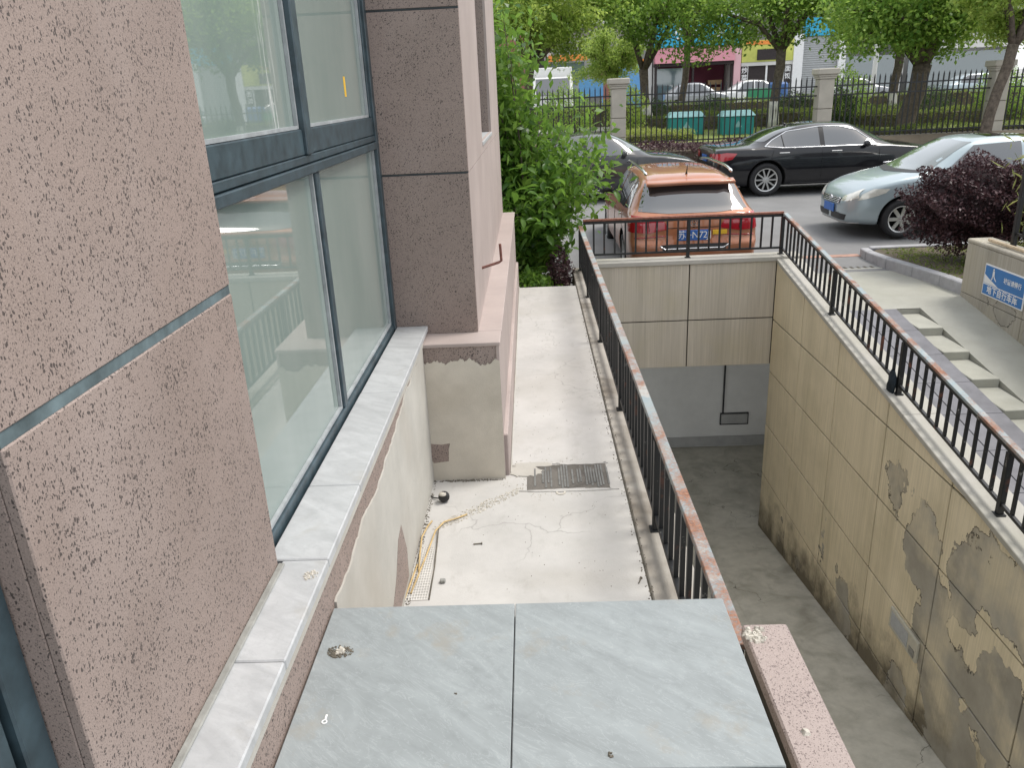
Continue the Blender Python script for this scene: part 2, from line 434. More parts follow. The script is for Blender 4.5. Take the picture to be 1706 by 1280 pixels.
MT['baseboard'] = plain('grey_baseboard_paint', (0.36, 0.36, 0.35), 0.6)
MT['asphalt'] = mat_concrete('worn_asphalt', (0.205, 0.205, 0.203), (0.15, 0.15, 0.148), 0.5, 1.2, 0.35)
MT['street'] = mat_concrete('pale_street', (0.33, 0.33, 0.325), (0.26, 0.26, 0.255), 0.5, 0.6, 0.2)
MT['apron'] = mat_concrete('brushed_ramp_concrete', (0.37, 0.365, 0.32), (0.25, 0.25, 0.205), 0.6, 1.7, 0.35)
MT['step'] = mat_concrete('pale_step_concrete', (0.40, 0.395, 0.34), (0.29, 0.285, 0.23), 0.5, 3, 0.3)
MT['stair_tile'] = plain('lilac_grey_stair_tile', (0.165, 0.163, 0.175), 0.42, 0.2, 5, 0.4, bump=0.1)
MT['kerbstone'] = plain('grey_kerbstone', (0.36, 0.36, 0.37), 0.8, 0.15, 8, 0.3, bump=0.3)
MT['redbrick'] = plain('red_paver', (0.36, 0.22, 0.17), 0.85, 0.2, 9)
MT['soil'] = mat_concrete('dry_soil', (0.14, 0.115, 0.085), (0.075, 0.065, 0.045), 0.7, 5, 0.6)
MT['lawn'] = plain('lawn_ground', (0.2, 0.24, 0.08), 0.9, 0.4, 3)
MT['steelgrate'] = plain('weathered_steel', (0.2, 0.2, 0.19), 0.6, 0.3, 20, metal=0.5)
MT['bark'] = plain('grey_brown_bark', (0.12, 0.098, 0.078), 0.9, 0.45, 12, 0.2, bump=0.6, bscale=30)
MT['lime'] = plain('whitewashed_bark', (0.62, 0.6, 0.55), 0.9, 0.15, 9, 0.2, bump=0.5, bscale=30)
MT['leaf_tree'] = leafy('tree_leaves', (0.075, 0.18, 0.035), (0.15, 0.30, 0.055), (0.34, 0.47, 0.095))
MT['leaf_light'] = leafy('light_tree_leaves', (0.12, 0.24, 0.04), (0.25, 0.39, 0.07), (0.44, 0.53, 0.13))
MT['leaf_shrub'] = leafy('glossy_shrub_leaves', (0.03, 0.10, 0.018), (0.075, 0.19, 0.028), (0.22, 0.36, 0.06), 0.32)
MT['leaf_purple'] = leafy('purple_leaves', (0.022, 0.011, 0.014), (0.048, 0.021, 0.026), (0.105, 0.053, 0.057), 0.45, 0.15)
MT['leaf_hedge'] = leafy('hedge_leaves', (0.06, 0.12, 0.03), (0.12, 0.19, 0.045), (0.3, 0.36, 0.09))
MT['leaf_yellow'] = leafy('yellow_hedge_leaves', (0.16, 0.24, 0.05), (0.28, 0.36, 0.08), (0.42, 0.47, 0.13))
MT['leaf_dark'] = leafy('dark_bush_leaves', (0.014, 0.04, 0.016), (0.03, 0.075, 0.026), (0.075, 0.12, 0.04))
MT['leaf_bamboo'] = leafy('bamboo_leaves', (0.1, 0.15, 0.03), (0.2, 0.25, 0.06), (0.33, 0.34, 0.12))
MT['pillar'] = plain('beige_pillar_render', (0.42, 0.39, 0.33), 0.8, 0.1, 3, bump=0.1)
MT['fence'] = plain('black_fence_paint', (0.02, 0.021, 0.023), 0.45)
MT['teal'] = plain('teal_plastic', (0.02, 0.22, 0.215), 0.5)
MT['teal_lid'] = plain('pale_teal_lid', (0.22, 0.42, 0.43), 0.5)
MT['tyre'] = plain('tyre_rubber', (0.018, 0.018, 0.019), 0.75, use='obj')
MT['rim'] = plain('silver_alloy', (0.55, 0.55, 0.54), 0.3, 0.08, 9, 0.5, 0.8, use='obj')
MT['chrome'] = plain('bright_chrome', (0.75, 0.75, 0.76), 0.12, 0.03, 9, 0.5, 1.0, use='obj')
MT['blackplastic'] = plain('black_plastic', (0.02, 0.02, 0.021), 0.45, use='obj')
MT['arch'] = plain('dark_wheel_arch', (0.008, 0.008, 0.008), 0.9, use='obj')
MT['carglass'] = glass_dark('tinted_car_glass')
MT['screenglass'] = glass_dark('clear_windscreen', (0.085, 0.11, 0.105))
MT['orange'] = mat_carpaint('copper_orange_paint', (0.40, 0.15, 0.07), 0.15, 0.35, 0.2)
MT['black'] = mat_carpaint('black_car_paint', (0.004, 0.004, 0.006), 0.0, 0.3, 0.02)
MT['charcoal'] = mat_carpaint('charcoal_car_paint', (0.028, 0.029, 0.032), 0.3, 0.35, 0.12)
MT['silverblue'] = mat_carpaint('silver_blue_paint', (0.36, 0.43, 0.455), 0.45, 0.35, 0.05)
MT['whitepaint'] = mat_carpaint('white_car_paint', (0.72, 0.72, 0.71), 0.0, 0.35, 0.06)
MT['greypaint'] = mat_carpaint('grey_car_paint', (0.3, 0.31, 0.32), 0.4, 0.35, 0.06)
MT['redlens'] = plain('red_lens', (0.36, 0.008, 0.018), 0.12, 0.1, 9, 0.6, 0, 1.0, use='obj')
MT['clearlens'] = plain('clear_headlamp_lens', (0.66, 0.65, 0.58), 0.1, 0.15, 9, 0.6, 0.2, 1.0, use='obj')
MT['platesblue'] = plain('blue_number_plate', (0.035, 0.13, 0.42), 0.4, 0.05, use='obj')
MT['white'] = plain('white_paint', (0.78, 0.78, 0.77), 0.5, 0.04)
MT['yellow'] = plain('yellow_sticker', (0.75, 0.46, 0.03), 0.5, 0.1)
MT['signblue'] = plain('blue_sign_face', (0.03, 0.17, 0.44), 0.4, 0.06)
MT['shop_white'] = plain('shop_white_wall', (0.62, 0.61, 0.58), 0.8, 0.1, 0.5)
MT['shop_pink'] = plain('pink_fascia', (0.52, 0.22, 0.26), 0.6, 0.06, 0.5)
MT['shop_pinkcol'] = plain('pale_pink_column', (0.68, 0.42, 0.45), 0.6, 0.06, 0.5)
MT['shop_maroon'] = plain('maroon_interior_wall', (0.22, 0.05, 0.085), 0.7, 0.15, 0.6)
MT['shop_blue'] = plain('cyan_sign_board', (0.03, 0.36, 0.56), 0.5, 0.08, 0.5)
MT['shop_lime'] = plain('lime_sign_board', (0.5, 0.52, 0.12), 0.6, 0.25, 1.0)
MT['shop_orange'] = plain('orange_sign_board', (0.75, 0.25, 0.05), 0.6, 0.1)
MT['shop_brown'] = plain('brown_red_cladding', (0.25, 0.11, 0.085), 0.7, 0.1)
MT['shop_door'] = plain('light_blue_door', (0.13, 0.33, 0.6), 0.5, 0.1)
MT['shutter'] = plain('grey_roller_shutter', (0.42, 0.43, 0.43), 0.6, 0.06)
MT['shop_dark'] = plain('dark_sign_panel', (0.03, 0.022, 0.022), 0.6, 0.2)
MT['shop_glass'] = glass_dark('shop_glass', (0.1, 0.14, 0.15), 0.05)
MT['wood'] = plain('pale_wood', (0.5, 0.33, 0.18), 0.6)
MT['cable'] = plain('yellow_cable_sheath', (0.5, 0.36, 0.17), 0.5, 0.2, 30)
MT['meshfab'] = plain('white_plaster_mesh', (0.62, 0.6, 0.56), 0.8)
MT['steel'] = plain('dull_steel', (0.35, 0.35, 0.34), 0.4, 0.2, 40, 0.5, 0.8)
MT['rust'] = plain('brown_rust', (0.17, 0.075, 0.06), 0.85, 0.4, 60, bump=0.4)
MT['rust_top'] = plain('red_brown_rust', (0.24, 0.105, 0.075), 0.85, 0.4, 25, bump=0.4)
MT['cloth'] = plain('dark_navy_cloth', (0.012, 0.02, 0.028), 0.8, 0.3, 20, bump=0.4)
MT['beige_plastic'] = plain('aged_beige_plastic', (0.5, 0.48, 0.4), 0.5, 0.1, 30)
MT['lampglass'] = plain('hazy_lamp_glass', (0.4, 0.42, 0.44), 0.15, 0.1, 30, 0.6)
MT['rubble'] = plain('cement_crumbs', (0.5, 0.47, 0.41), 0.9, 0.25, 60, bump=0.6)
MT['darkstain'] = plain('oily_grit', (0.13, 0.115, 0.09), 0.9, 0.4, 60)
MT['pipe'] = plain('flaking_cream_pipe', (0.55, 0.44, 0.3), 0.7, 0.3, 30)

# ------------------------------------------------------------------ ground and large structure
def gz(y):                                  # parking ground height
    if y <= 11: return -0.22
    if y >= 17: return 0.0
    return -0.22 + 0.22 * (y - 11) / 6

def sheet(name, xs, ys, zf, mat):
    m = MB(); m.grid([[(x, y, zf(x, y)) for x in xs] for y in ys])
    o = m.build(name, mat); tag(o, kind='structure'); return o

sheet('parking_road', [-40, -5, 0, 5, 10, 20, 60], [10.40, 11, 13, 15, 17, 19, 21.0], lambda x, y: gz(y), MT['asphalt'])
FZ = 0.75
def terr(x, y):
    if y <= 21.0: return 0.0
    if y <= 21.12: return 0.14
    if y <= 23.2: return 0.14 + 0.62 * (y - 21.12) / 2.08
    return FZ
sheet('planting_bank', [-60, -20, 0, 10, 20, 80], [21.0, 21.02, 21.12, 22.2, 23.2, 36.0], terr, MT['soil'])
sheet('ground', [-900, -60, 80, 900], [36.0, 100, 900], lambda x, y: FZ - 0.06 if y < 40 else FZ - 0.06, MT['street'])
sheet('lawn', [-60, 0, 20, 80], [24.2, 30.3], lambda x, y: FZ + 0.012, MT['lawn'])
sheet('pavement', [-60, 0, 20, 80], [32.6, 35.9], lambda x, y: FZ + 0.016, MT['apron'])

# landing the photographer stands on
landing = tag(empty('landing', (0, 0.5, 0.16)), 'raised landing paved with large blue-grey stone tiles beside the window sill', 'landing')
MB().box(-0.672, 0.535, -1.5, 2.045, 0.0, 0.868).build('base', MT['plaster'], landing)
tx = [(-0.668, -0.0985), (-0.0955, 0.545)]
ty = [(1.4215, 2.07), (0.775, 1.4185), (0.13, 0.772), (-0.52, 0.127), (-1.17, -0.523)]
for x0, x1 in tx:
    for y0, y1 in ty:
        MB().box(x0, x1, y0, y1, 0.872, 0.90).build('tile', MT['slate'], landing, 0.0025)

# concrete path and its stained edge
path = MB().box(-0.70, 0.488, 2.05, 4.4, -0.6, 0.16).box(-0.24, 0.488, 4.4, 9.37, -0.6, 0.16).build('path', MT['path'])
tag(path, kind='structure')

# retaining walls of the pit --------------------------------------------------------------
def clip_poly(poly, a, b, c):               # keep a*u+b*v+c>=0
    out = []
    for i in range(len(poly)):
        p, q = poly[i], poly[(i + 1) % len(poly)]
        dp = a * p[0] + b * p[1] + c; dq = a * q[0] + b * q[1] + c
        if dp >= 0: out.append(p)
        if (dp >= 0) != (dq >= 0):
            t = dp / (dp - dq); out.append((p[0] + (q[0] - p[0]) * t, p[1] + (q[1] - p[1]) * t))
    return out
SL = 0.152
def capz(y): return 0.236 - SL * (10.13 - y)
def floorz(y): return -1.917 - 0.172 * y if y < 10.06 else -3.648

lw = tag(empty('path_edge_wall', (0.6, 6, -3)), 'stained concrete edge wall under the railing beside the white path', 'wall')
MB().box(0.50, 0.735, 2.09, 10.40, -5.0, 0.155).build('wall', MT['kerb'], lw, 0.006)
MB().box(0.488, 0.50, 2.05, 9.37, -0.5, 0.148).build('joint', MT['core'], lw)

par = tag(empty('parapet', (0.65, 1, -3)), 'pink granite capped parapet beside the stone landing', 'parapet')
MB().box(0.615, 0.73, -1.5, 2.03, -5, 0.765).build('wall', MT['core'], par)
MB().box(0.602, 0.74, -1.5, 0.86, 0.768, 0.82).build('cap', MT['granite_cap'], par, 0.006)
MB().box(0.602, 0.74, 0.863, 2.045, 0.768, 0.82).build('cap', MT['granite_cap'], par, 0.006)

fw = tag(empty('pit_end_wall', (1.9, 10.2, -3)), 'beige panelled wall above the basement opening, below the orange car', 'wall')
MB().box(0.735, 3.44, 10.145, 10.40, -1.2, 0.20).build('core', MT['core'], fw)
MB().box(0.735, 3.44, 10.10, 10.40, 0.202, 0.262).build('coping', MT['cap'], fw, 0.006)
for x0, x1 in ((0.735, 1.996), (2.012, 3.112)):
    for z0, z1 in ((-1.2, -0.56), (-0.544, 0.2)):
        MB().box(x0, x1, 10.126, 10.146, z0, z1).build('panel', MT['panel_far'], fw, 0.003)

rw = tag(empty('ramp_side_wall', (3.2, 6, -3)), 'tall beige panelled wall with flaking coating and sloping coping', 'wall')
def slope_box(x0, x1, y0, y1, dz0, dz1):     # box whose top and bottom follow the coping slope
    return MB().hexa([(x0, y0, capz(y0) + dz0), (x1, y0, capz(y0) + dz0), (x1, y1, capz(y1) + dz0), (x0, y1, capz(y1) + dz0),
                      (x0, y0, capz(y0) + dz1), (x1, y0, capz(y0) + dz1), (x1, y1, capz(y1) + dz1), (x0, y1, capz(y1) + dz1)])
MB().prism([(-1.5, -5), (10.12, -5), (10.12, capz(10.12) - 0.05), (-1.5, capz(-1.5) - 0.05)], 'x', 3.14, 3.42).build('core', MT['core'], rw)
MB().prism([(10.122, -1.19), (10.6, -1.19), (10.6, 0.19), (10.122, 0.19)], 'x', 3.14, 3.42).build('core', MT['core'], rw)
for y0, y1 in ((-1.5, 2.6), (2.604, 6.3), (6.304, 10.098)):
    slope_box(3.105, 3.43, y0, y1, -0.048, 0.0).build('coping', MT['cap'], rw, 0.005)
vy = [10.124, 9.0, 7.83, 6.6, 5.43, 4.22, 3.0, 1.8, 0.6, -0.6]
hz = [0.4, -0.58, -1.30, -2.07, -2.82, -3.7]
for i in range(len(vy) - 1):
    for k in range(len(hz) - 1):
        q = [(vy[i + 1] + .009, hz[k + 1] + .009), (vy[i] - .009, hz[k + 1] + .009), (vy[i] - .009, hz[k] - .009), (vy[i + 1] + .009, hz[k] - .009)]
        q = clip_poly(q, SL, -1, 0.236 - SL * 10.13 - 0.051)
        if len(q) > 2: q = clip_poly(q, 0.172, 1, 1.917 + 0.03)
        if len(q) < 3: continue
        MB().prism(q, 'x', 3.12 + rnd.uniform(-0.002, 0.002), 3.139).build('panel', MT['panel_side'], rw, 0.003)

# pit ramp floor, chamber
ys = [-1.5, 0, 2, 4, 6, 8, 10.06]
pst = tag(empty('pit_edge_strip', (1.6, 5, -3)), 'row of grey concrete slabs along the pit ramp below the long railing', 'paving strip')
for k in range(10):
    y0, y1 = -1.4 + 1.146 * k, -1.4 + 1.146 * (k + 1) - .012
    xe = 2.20 + (.035 if k % 2 else 0) - .02 * k * .9 + .1
    MB().hexa([(.73, y0, floorz(y0) - .2), (xe, y0, floorz(y0) - .2), (xe, y1, floorz(y1) - .2), (.73, y1, floorz(y1) - .2),
               (.73, y0, floorz(y0)), (xe, y0, floorz(y0)), (xe, y1, floorz(y1)), (.73, y1, floorz(y1))]).build('slab', MT['pitfloor'], pst, .008)
m = MB(); m.grid([[(x, y, floorz(y) - 0.03) for x in (0.73, 3.16)] for y in ys] + [[(x, 13.0, -3.68) for x in (0.73, 3.16)]])
tag(m.build('pit_ramp', MT['pitfloor']), kind='structure')
m = MB(); m.grid([[(x, y, -3.655) for x in (-3.0, 0.73)] for y in (10.06, 13.0)]); m.grid([[(x, y, -3.684) for x in (3.14, 6)] for y in (10.06, 13.0)])
tag(m.build('chamber_floor', MT['pitfloor']), kind='structure')
ch = tag(empty('basement_chamber', (2, 12.8, -3.65)), 'white painted basement back wall seen through the opening', 'basement')
MB().box(-3, 6, 12.83, 13.0, -3.7, -1.1).build('wall', MT['white_wall'], ch)
MB().box(-3, 6, 12.80, 12.828, -3.66, -3.48).build('baseboard', MT['baseboard'], ch, 0.004)
MB().box(-3, 6, 10.42, 12.99, -1.19, -1.0).build('ceiling', MT['white_wall'], ch)
MB().box(5.8, 5.98, 10.42, 12.82, -3.68, -1.2).build('wall', MT['white_wall'], ch)
MB().box(-3, -2.8, 10.42, 12.82, -3.65, -1.2).build('wall', MT['white_wall'], ch)
cb = tag(empty('electrical_conduit', (3.2, 12.8, -2.9)), 'grey conduit running down to a small box on the basement wall', 'conduit')
MB().bar((3.2, 12.815, -1.9), (3.2, 12.815, -3.04), 0.025, 0.025).build('pipe', MT['blackplastic'], cb)
MB().box(3.17, 3.63, 12.79, 12.829, -3.24, -3.06).build('box', MT['baseboard'], cb, 0.008)
MB().box(3.16, 3.64, 12.80, 12.8285, -3.26, -3.245).box(3.16, 3.64, 12.80, 12.8285, -3.055, -3.04).box(3.155, 3.168, 12.80, 12.8285, -3.26, -3.04).box(3.632, 3.645, 12.80, 12.8285, -3.26, -3.04).build('box_frame', MT['blackplastic'], cb)
MB().box(3.16, 3.26, 12.80, 12.829, -1.99, -1.86).build('junction', MT['beige_plastic'], cb, 0.008)

# bicycle ramp with stairs, apron, sign wall -----------------------------------------------
def rampz(y): return -0.22 if y > 9.62 else -0.22 - 0.15 * (9.62 - y)
m = MB(); m.grid([[(x, y, rampz(y) + (0.0 if y < 10.3 else 0.004)) for x in (3.3, 4.3, 5.32, 5.6)] for y in (9.31, 9.62, 10.0, 10.402, 11.0, 11.95)])
m.prism([(-1.5, -3), (9.309, -3), (9.309, rampz(9.309)), (-1.5, rampz(-1.5))], 'x', 4.62, 5.25)
m.box(3.3, 5.3, 9.31, 9.33, -1.2, -.275)
tag(m.build('ramp', MT['apron']), kind='structure')
stair = tag(empty('ramp_stair', (4, 7, -0.6)), 'low ramp stair of lilac-grey tiles edged with pale concrete blocks', 'stair')
sy = 9.30
for k in range(14):
    y1 = sy - 0.6 * k; y0 = y1 - 0.6
    z = rampz((y0 + y1) / 2) - .018
    MB().box(4.335, 4.612, y0 + .004, y1 - .002, -2.2, z).build('step_block', MT['step'], stair, 0.006)
    for x0, x1 in ((3.432, 3.88), (3.888, 4.33)):
        za, zb = rampz(y0) + .006, rampz(y1) + .006
        MB().hexa([(x0, y0 + .008, za - .03), (x1, y0 + .008, za - .03), (x1, y1, zb - .03), (x0, y1, zb - .03),
                   (x0, y0 + .008, za), (x1, y0 + .008, za), (x1, y1, zb), (x0, y1, zb)]).build('tile', MT['stair_tile'], stair, 0.003)
MB().prism([(-1.5, -3.4), (9.29, -3.4), (9.29, rampz(9.29) - .026), (-1.5, rampz(-1.5) - .026)], 'x', 3.432, 4.33).build('base', MT['core'], stair)
sw = tag(empty('sign_wall', (5.4, 7, -0.4)), 'weathered grey wall carrying the blue sign beside the ramp', 'wall')
MB().box(5.262, 5.52, -1.5, 9.62, -2.2, 0.43).build('core', MT['core'], sw)
for i, (y0, y1) in enumerate(((8.36, 9.64), (7.1, 8.352), (5.8, 7.09), (4.5, 5.79))):
    MB().box(5.245, 5.263, y0, y1, -0.16, 0.44).build('panel', MT['signwall'], sw, 0.004)
    MB().box(5.247, 5.263, y0, y1, -1.6, -0.168).build('panel', MT['signwall'], sw, 0.004)
MB().box(5.25, 5.52, 9.622, 9.645, -0.6, 0.44).build('panel', MT['signwall'], sw, 0.004)
MB().box(5.24, 5.54, -1.5, 9.655, 0.442, 0.49).build('coping', MT['signwall'], sw, 0.012)

# planting bed behind the sign wall
tag(MB().box(5.50, 14, 2, 9.6, -0.6, 0.3).build('garden_bed', MT['soil']), kind='structure')
bed = [(5.06, 11.86), (5.12, 11.3), (5.33, 10.2), (5.4, 9.66), (14, 9.66), (14, 12.0), (5.2, 12.0)]
tag(MB().prism(bed, 'z', -0.5, -0.09).build('planting_bed', MT['soil']), kind='structure')
kb = tag(empty('bed_kerb', (5.1, 11, -0.2)), 'curved grey kerb edging the bed of the purple bush', 'kerb')
kp = [(5.02, 12.06), (4.99, 11.78), (5.06, 11.25), (5.18, 10.7), (5.29, 10.15), (5.34, 9.67)]
for a, b in zip(kp, kp[1:]):
    a = Vector((*a, -0.2)); b = Vector((*b, -0.2)); d = (b - a).normalized() * 0.004
    MB().bar(a + d, b - d, 0.13, 0.26).build('kerbstone', MT['kerbstone'], kb, 0.012)
for k in range(9):
    MB().box(5.1 + k * 1.0, 6.094 + k * 1.0, 12.0, 12.13, -0.33, -0.06).build('kerbstone', MT['kerbstone'], kb, 0.012)
tag(MB().box(4.1, 4.95, 11.98, 12.35, -0.4, -0.178).build('brick_band', MT['redbrick']), kind='structure')
dg = tag(empty('drain_grate', (4.6, 11.5, -0.21)), 'slotted concrete drain cover beside the kerb', 'drain cover')
MB().box(4.25, 4.98, 11.25, 11.62, -0.3, -0.209).build('slab', MT['step'], dg, 0.004)
for k in range(6):
    MB().box(4.36 + k * .095, 4.40 + k * .095, 11.46, 11.57, -0.2085, -0.205).build('slot', MT['core'], dg)
    MB().box(4.36 + k * .095, 4.40 + k * .095, 11.3, 11.41, -0.2085, -0.205).build('slot', MT['core'], dg)

# ------------------------------------------------------------------ the building on the left
bld = tag(empty('building', (-1.5, 4, 0.16)), 'pink speckled granite building with blue-grey framed windows beside the path', 'building')
# near pier
pier = empty('near_pier', (-0.85, 1.5, 1.1), parent=bld)
MB().box(-1.25, -0.822, 1.075, 1.99, 0.2, 5.2).build('core', MT['core'], pier)
for z0, z1 in ((1.096, 1.933), (1.957, 3.2), (3.224, 5.2)):
    MB().box(-0.822, -0.80, 1.05, 2.018, z0, z1).build('slab', MT['granite'], pier, 0.003)
    MB().box(-1.2, -0.8225, 1.05, 1.073, z0, z1).build('slab', MT['granite'], pier, 0.002)
    MB().box(-1.2, -0.8225, 1.99, 2.018, z0, z1).build('slab', MT['granite'], pier, 0.002)
for z0, z1 in ((1.9335, 1.9565), (3.2005, 3.2235)):
    MB().box(-1.2, -0.803, 1.053, 2.015, z0, z1).build('joint_strip', MT['strip'], pier)
# far pier block
fp = empty('far_pier', (-0.6, 7, 1.04), parent=bld)
MB().box(-2.5, -0.375, 4.605, 5.95, 0.5, 5.2).box(-2.5, -0.375, 7.75, 9.5, 0.5, 5.2).box(-2.5, -0.375, 5.95, 7.75, 0.5, 2.04).build('core', MT['core'], fp)
zc = [(1.042, 1.975), (1.987, 2.822), (2.834, 5.2)]
for z0, z1 in zc:
    MB().box(-1.1, -0.3535, 4.58, 4.603, z0, z1).build('slab', MT['granite'], fp, 0.002)
for z0, z1 in ((1.976, 1.986), (2.823, 2.833)):
    MB().box(-1.1, -0.356, 4.583, 4.604, z0, z1).build('joint_strip', MT['stripdark'], fp)
MB().box(-0.374, -0.353, 4.604, 9.52, 1.042, 1.975).build('side_wall', MT['pinkwall'], fp)
MB().box(-0.374, -0.353, 4.604, 6.1, 1.980, 5.2).build('side_wall', MT['pinkwall'], fp)
MB().box(-0.374, -0.353, 7.6, 9.52, 1.980, 5.2).build('side_wall', MT['pinkwall'], fp)
MB().box(-0.374, -0.353, 6.1, 7.6, 1.980, 2.06).build('side_wall', MT['pinkwall'], fp)
MB().box(-0.62, -0.3745, 7.6, 7.63, 2.06, 5.2).build('reveal', MT['granite'], fp)
MB().box(-0.62, -0.3745, 6.07, 6.1, 2.06, 5.2).build('reveal', MT['pinkwall'], fp)
MB().box(-0.62, -0.345, 6.1, 7.6, 2.03, 2.058).build('window_sill', MT['marble'], fp, 0.003)
sl = MB().box(-0.52, -0.46, 6.1, 6.17, 2.06, 5.2).box(-0.52, -0.46, 7.53, 7.6, 2.06, 5.2).box(-0.52, -0.46, 6.17, 7.53, 2.06, 2.13).build('window_frame', MT['frame'], fp, 0.004)
MB().box(-0.50, -0.49, 6.17, 7.53, 2.13, 5.2).build('pane', MT['pane'], sl)
# plinth
pl_ = empty('plinth', (-0.4, 7, 0.16), parent=bld)
MB().box(-2.0, -0.24, 4.385, 9.55, -0.5, 1.016).build('core', MT['core'], pl_)
MB().box(-1.0, -0.215, 4.36, 4.60, 1.018, 1.042).build('ledge', MT['pinkwall'], pl_, 0.004)
MB().box(-0.40, -0.213, 4.602, 9.56, 1.018, 1.042).build('ledge', MT['pinkwall'], pl_, 0.004)
MB().box(-0.70, -0.224, 4.37, 4.384, 0.80, 1.017).build('granite_band', MT['granite'], pl_)
MB().box(-0.2395, -0.222, 4.3625, 9.55, 0.2, 1.017).build('side_face', MT['pinkwall'], pl_)
def ragged(x0, x1, n, z0, zf, r):            # plaster sheet outline with a torn top edge
    top = []; v = 0.0
    for i in range(n + 1):
        v = v * .8 + rnd.uniform(-r, r) * .8
        top.append((x0 + (x1 - x0) * i / n, zf + v))
    return [(x0, z0), (x1, z0)] + top[::-1]
MB().prism(ragged(-0.70, -0.2225, 60, 0.10, 0.925, 0.016), 'y', 4.360, 4.3695).build('plaster', MT['plaster'], pl_)
MB().prism([(-0.67, .30), (-.655, .28), (-.62, .285), (-.565, .29), (-.56, .37), (-.55, .41), (-.6, .402), (-.665, .41)], 'y', 4.358, 4.3595).build('bare_patch', MT['granite'], pl_)
MB().box(-0.239, -0.197, 4.40, 9.55, -0.4, 0.44).build('skirt', MT['pinkwall'], pl_, 0.006)
MB().box(-0.1965, -0.185, 4.42, 9.37, 0.10, 0.175).build('mortar_fillet', MT['plaster_pale'], pl_, 0.006)
# under-sill wall
uw = empty('sill_wall', (-0.7, 3, 0.16), parent=bld)
MB().box(-0.95, -0.69, -1.5, 4.37, -0.4, 1.060).build('core', MT['core'], uw)
MB().box(-0.6895, -0.674, -1.5, 4.358, 0.74, 1.058).build('granite_band', MT['granite'], uw, 0.002)
top = []
n = 110; v_ = 0.0
for i in range(n + 1):
    y = 2.1 + (4.357 - 2.1) * i / n
    v_ = v_ * .93 + rnd.uniform(-.012, .012)
    top.append((y, 0.895 + v_ * .6 + 0.062 * (y - 2.1)))
MB().prism([(2.1, 0.1), (4.357, 0.1)] + top[::-1], 'x', -0.6735, -0.6660).build('plaster', MT['plaster_pale'], uw)
MB().prism([(2.75, .2), (3.28, .2), (3.3, .34), (3.22, .52), (3.12, .5), (3.0, .38), (2.85, .3)], 'x', -0.6655, -0.6645).build('bare_patch', MT['granite'], uw)
# sill stones
sill = empty('window_sill', (-0.75, 2.5, 1.06), parent=bld)
sj = [-1.2, -0.1, 0.62, 1.08, 1.59, 2.045, 2.525, 3.46, 4.575]
for a, b in zip(sj, sj[1:]):
    x0 = -0.795 if b < 2.1 else -0.842
    MB().box(x0, -0.655, a + .0015, b - .0015, 1.062, 1.095 + rnd.uniform(-.001, .001)).build('sill_stone', MT['marble'], sill, 0.004)
MB().box(-0.6735, -0.660, -1.2, 4.357, 1.030, 1.0615).build('edge_mortar', MT['plaster_pale'], sill, 0.004)
MB().box(-0.7995, -0.779, -1.2, 2.02, 1.0955, 1.103).build('mortar_line', MT['mortar'], sill, 0.003)
# big window between the piers
win = empty('window', (-0.88, 3.3, 1.1), parent=bld)
fr = MB()
fr.box(-0.90, -0.842, 2.02, 2.07, 1.09, 5.0).box(-0.90, -0.842, 4.515, 4.578, 1.09, 5.0)
fr.box(-0.905, -0.85, 2.07, 4.515, 1.075, 1.125)
fr.build('frame', MT['frame'], win, 0.004)
MB().box(-0.90, -0.838, 2.07, 4.515, 2.135, 2.172).build('transom', MT['frame'], win, 0.004)
MB().box(-0.90, -0.848, 2.07, 4.515, 2.176, 2.205).build('transom', MT['frame'], win, 0.003)
MB().box(-0.895, -0.85, 3.20, 3.255, 1.127, 2.133).build('mullion', MT['frame'], win, 0.004)
MB().box(-0.90, -0.838, 3.09, 3.17, 2.2065, 5.0).build('mullion', MT['frame'], win, 0.005)
for y0, y1 in ((2.07, 3.088), (3.172, 4.515)):
    MB().box(-0.895, -0.852, y0, y1, 2.207, 2.30).build('sash_rail', MT['frame'], win, 0.004)
MB().box(-0.895, -0.853, 4.47, 4.514, 2.302, 5.0).build('sash_stile', MT['frame'], win, 0.003)
for y0, y1, z0, z1 in ((2.072, 3.198, 1.127, 2.133), (3.257, 4.513, 1.127, 2.133), (2.072, 3.088, 2.302, 5.0), (3.172, 4.468, 2.302, 5.0)):
    p_ = MB().box(-0.882, -0.876, y0, y1, z0, z1).build('pane', MT['pane'], win)
    g_ = MB().box(-0.8755, -0.862, y0, y0 + .012, z0, z1).box(-0.8755, -0.862, y1 - .014, y1, z0, z1).box(-0.8755, -0.862, y0 + .012, y1 - .014, z0, z0 + .012)
    g_.build('gasket', MT['frame_light'], p_)
MB().box(-0.8757, -0.8752, 4.0, 4.035, 2.41, 2.50).build('sticker', MT['yellow'], win)
MB().box(-0.8757, -0.8752, 2.105, 2.14, 1.63, 1.71).build('sticker', MT['yellow'], win)
# window frame on the near side of the pier
dw = empty('side_window', (-0.9, 0.7, 1.1), parent=bld)
MB().box(-0.93, -0.862, 0.985, 1.048, 1.09, 5.0).build('frame', MT['frame'], dw, 0.004)
MB().box(-0.93, -0.872, 0.90, 0.975, 1.09, 5.0).build('frame', MT['frame'], dw, 0.004)
MB().box(-0.93, -0.87, -0.5, 0.9, 1.09, 1.16).build('frame', MT['frame'], dw, 0.004)
MB().box(-0.91, -0.90, -0.5, 0.9, 1.16, 5.0).build('pane', MT['pane'], dw)
MB().box(-3.0, -1.0, -1.5, 9.4, 0.2, 5.3).build('inner_core', MT['core'], bld)

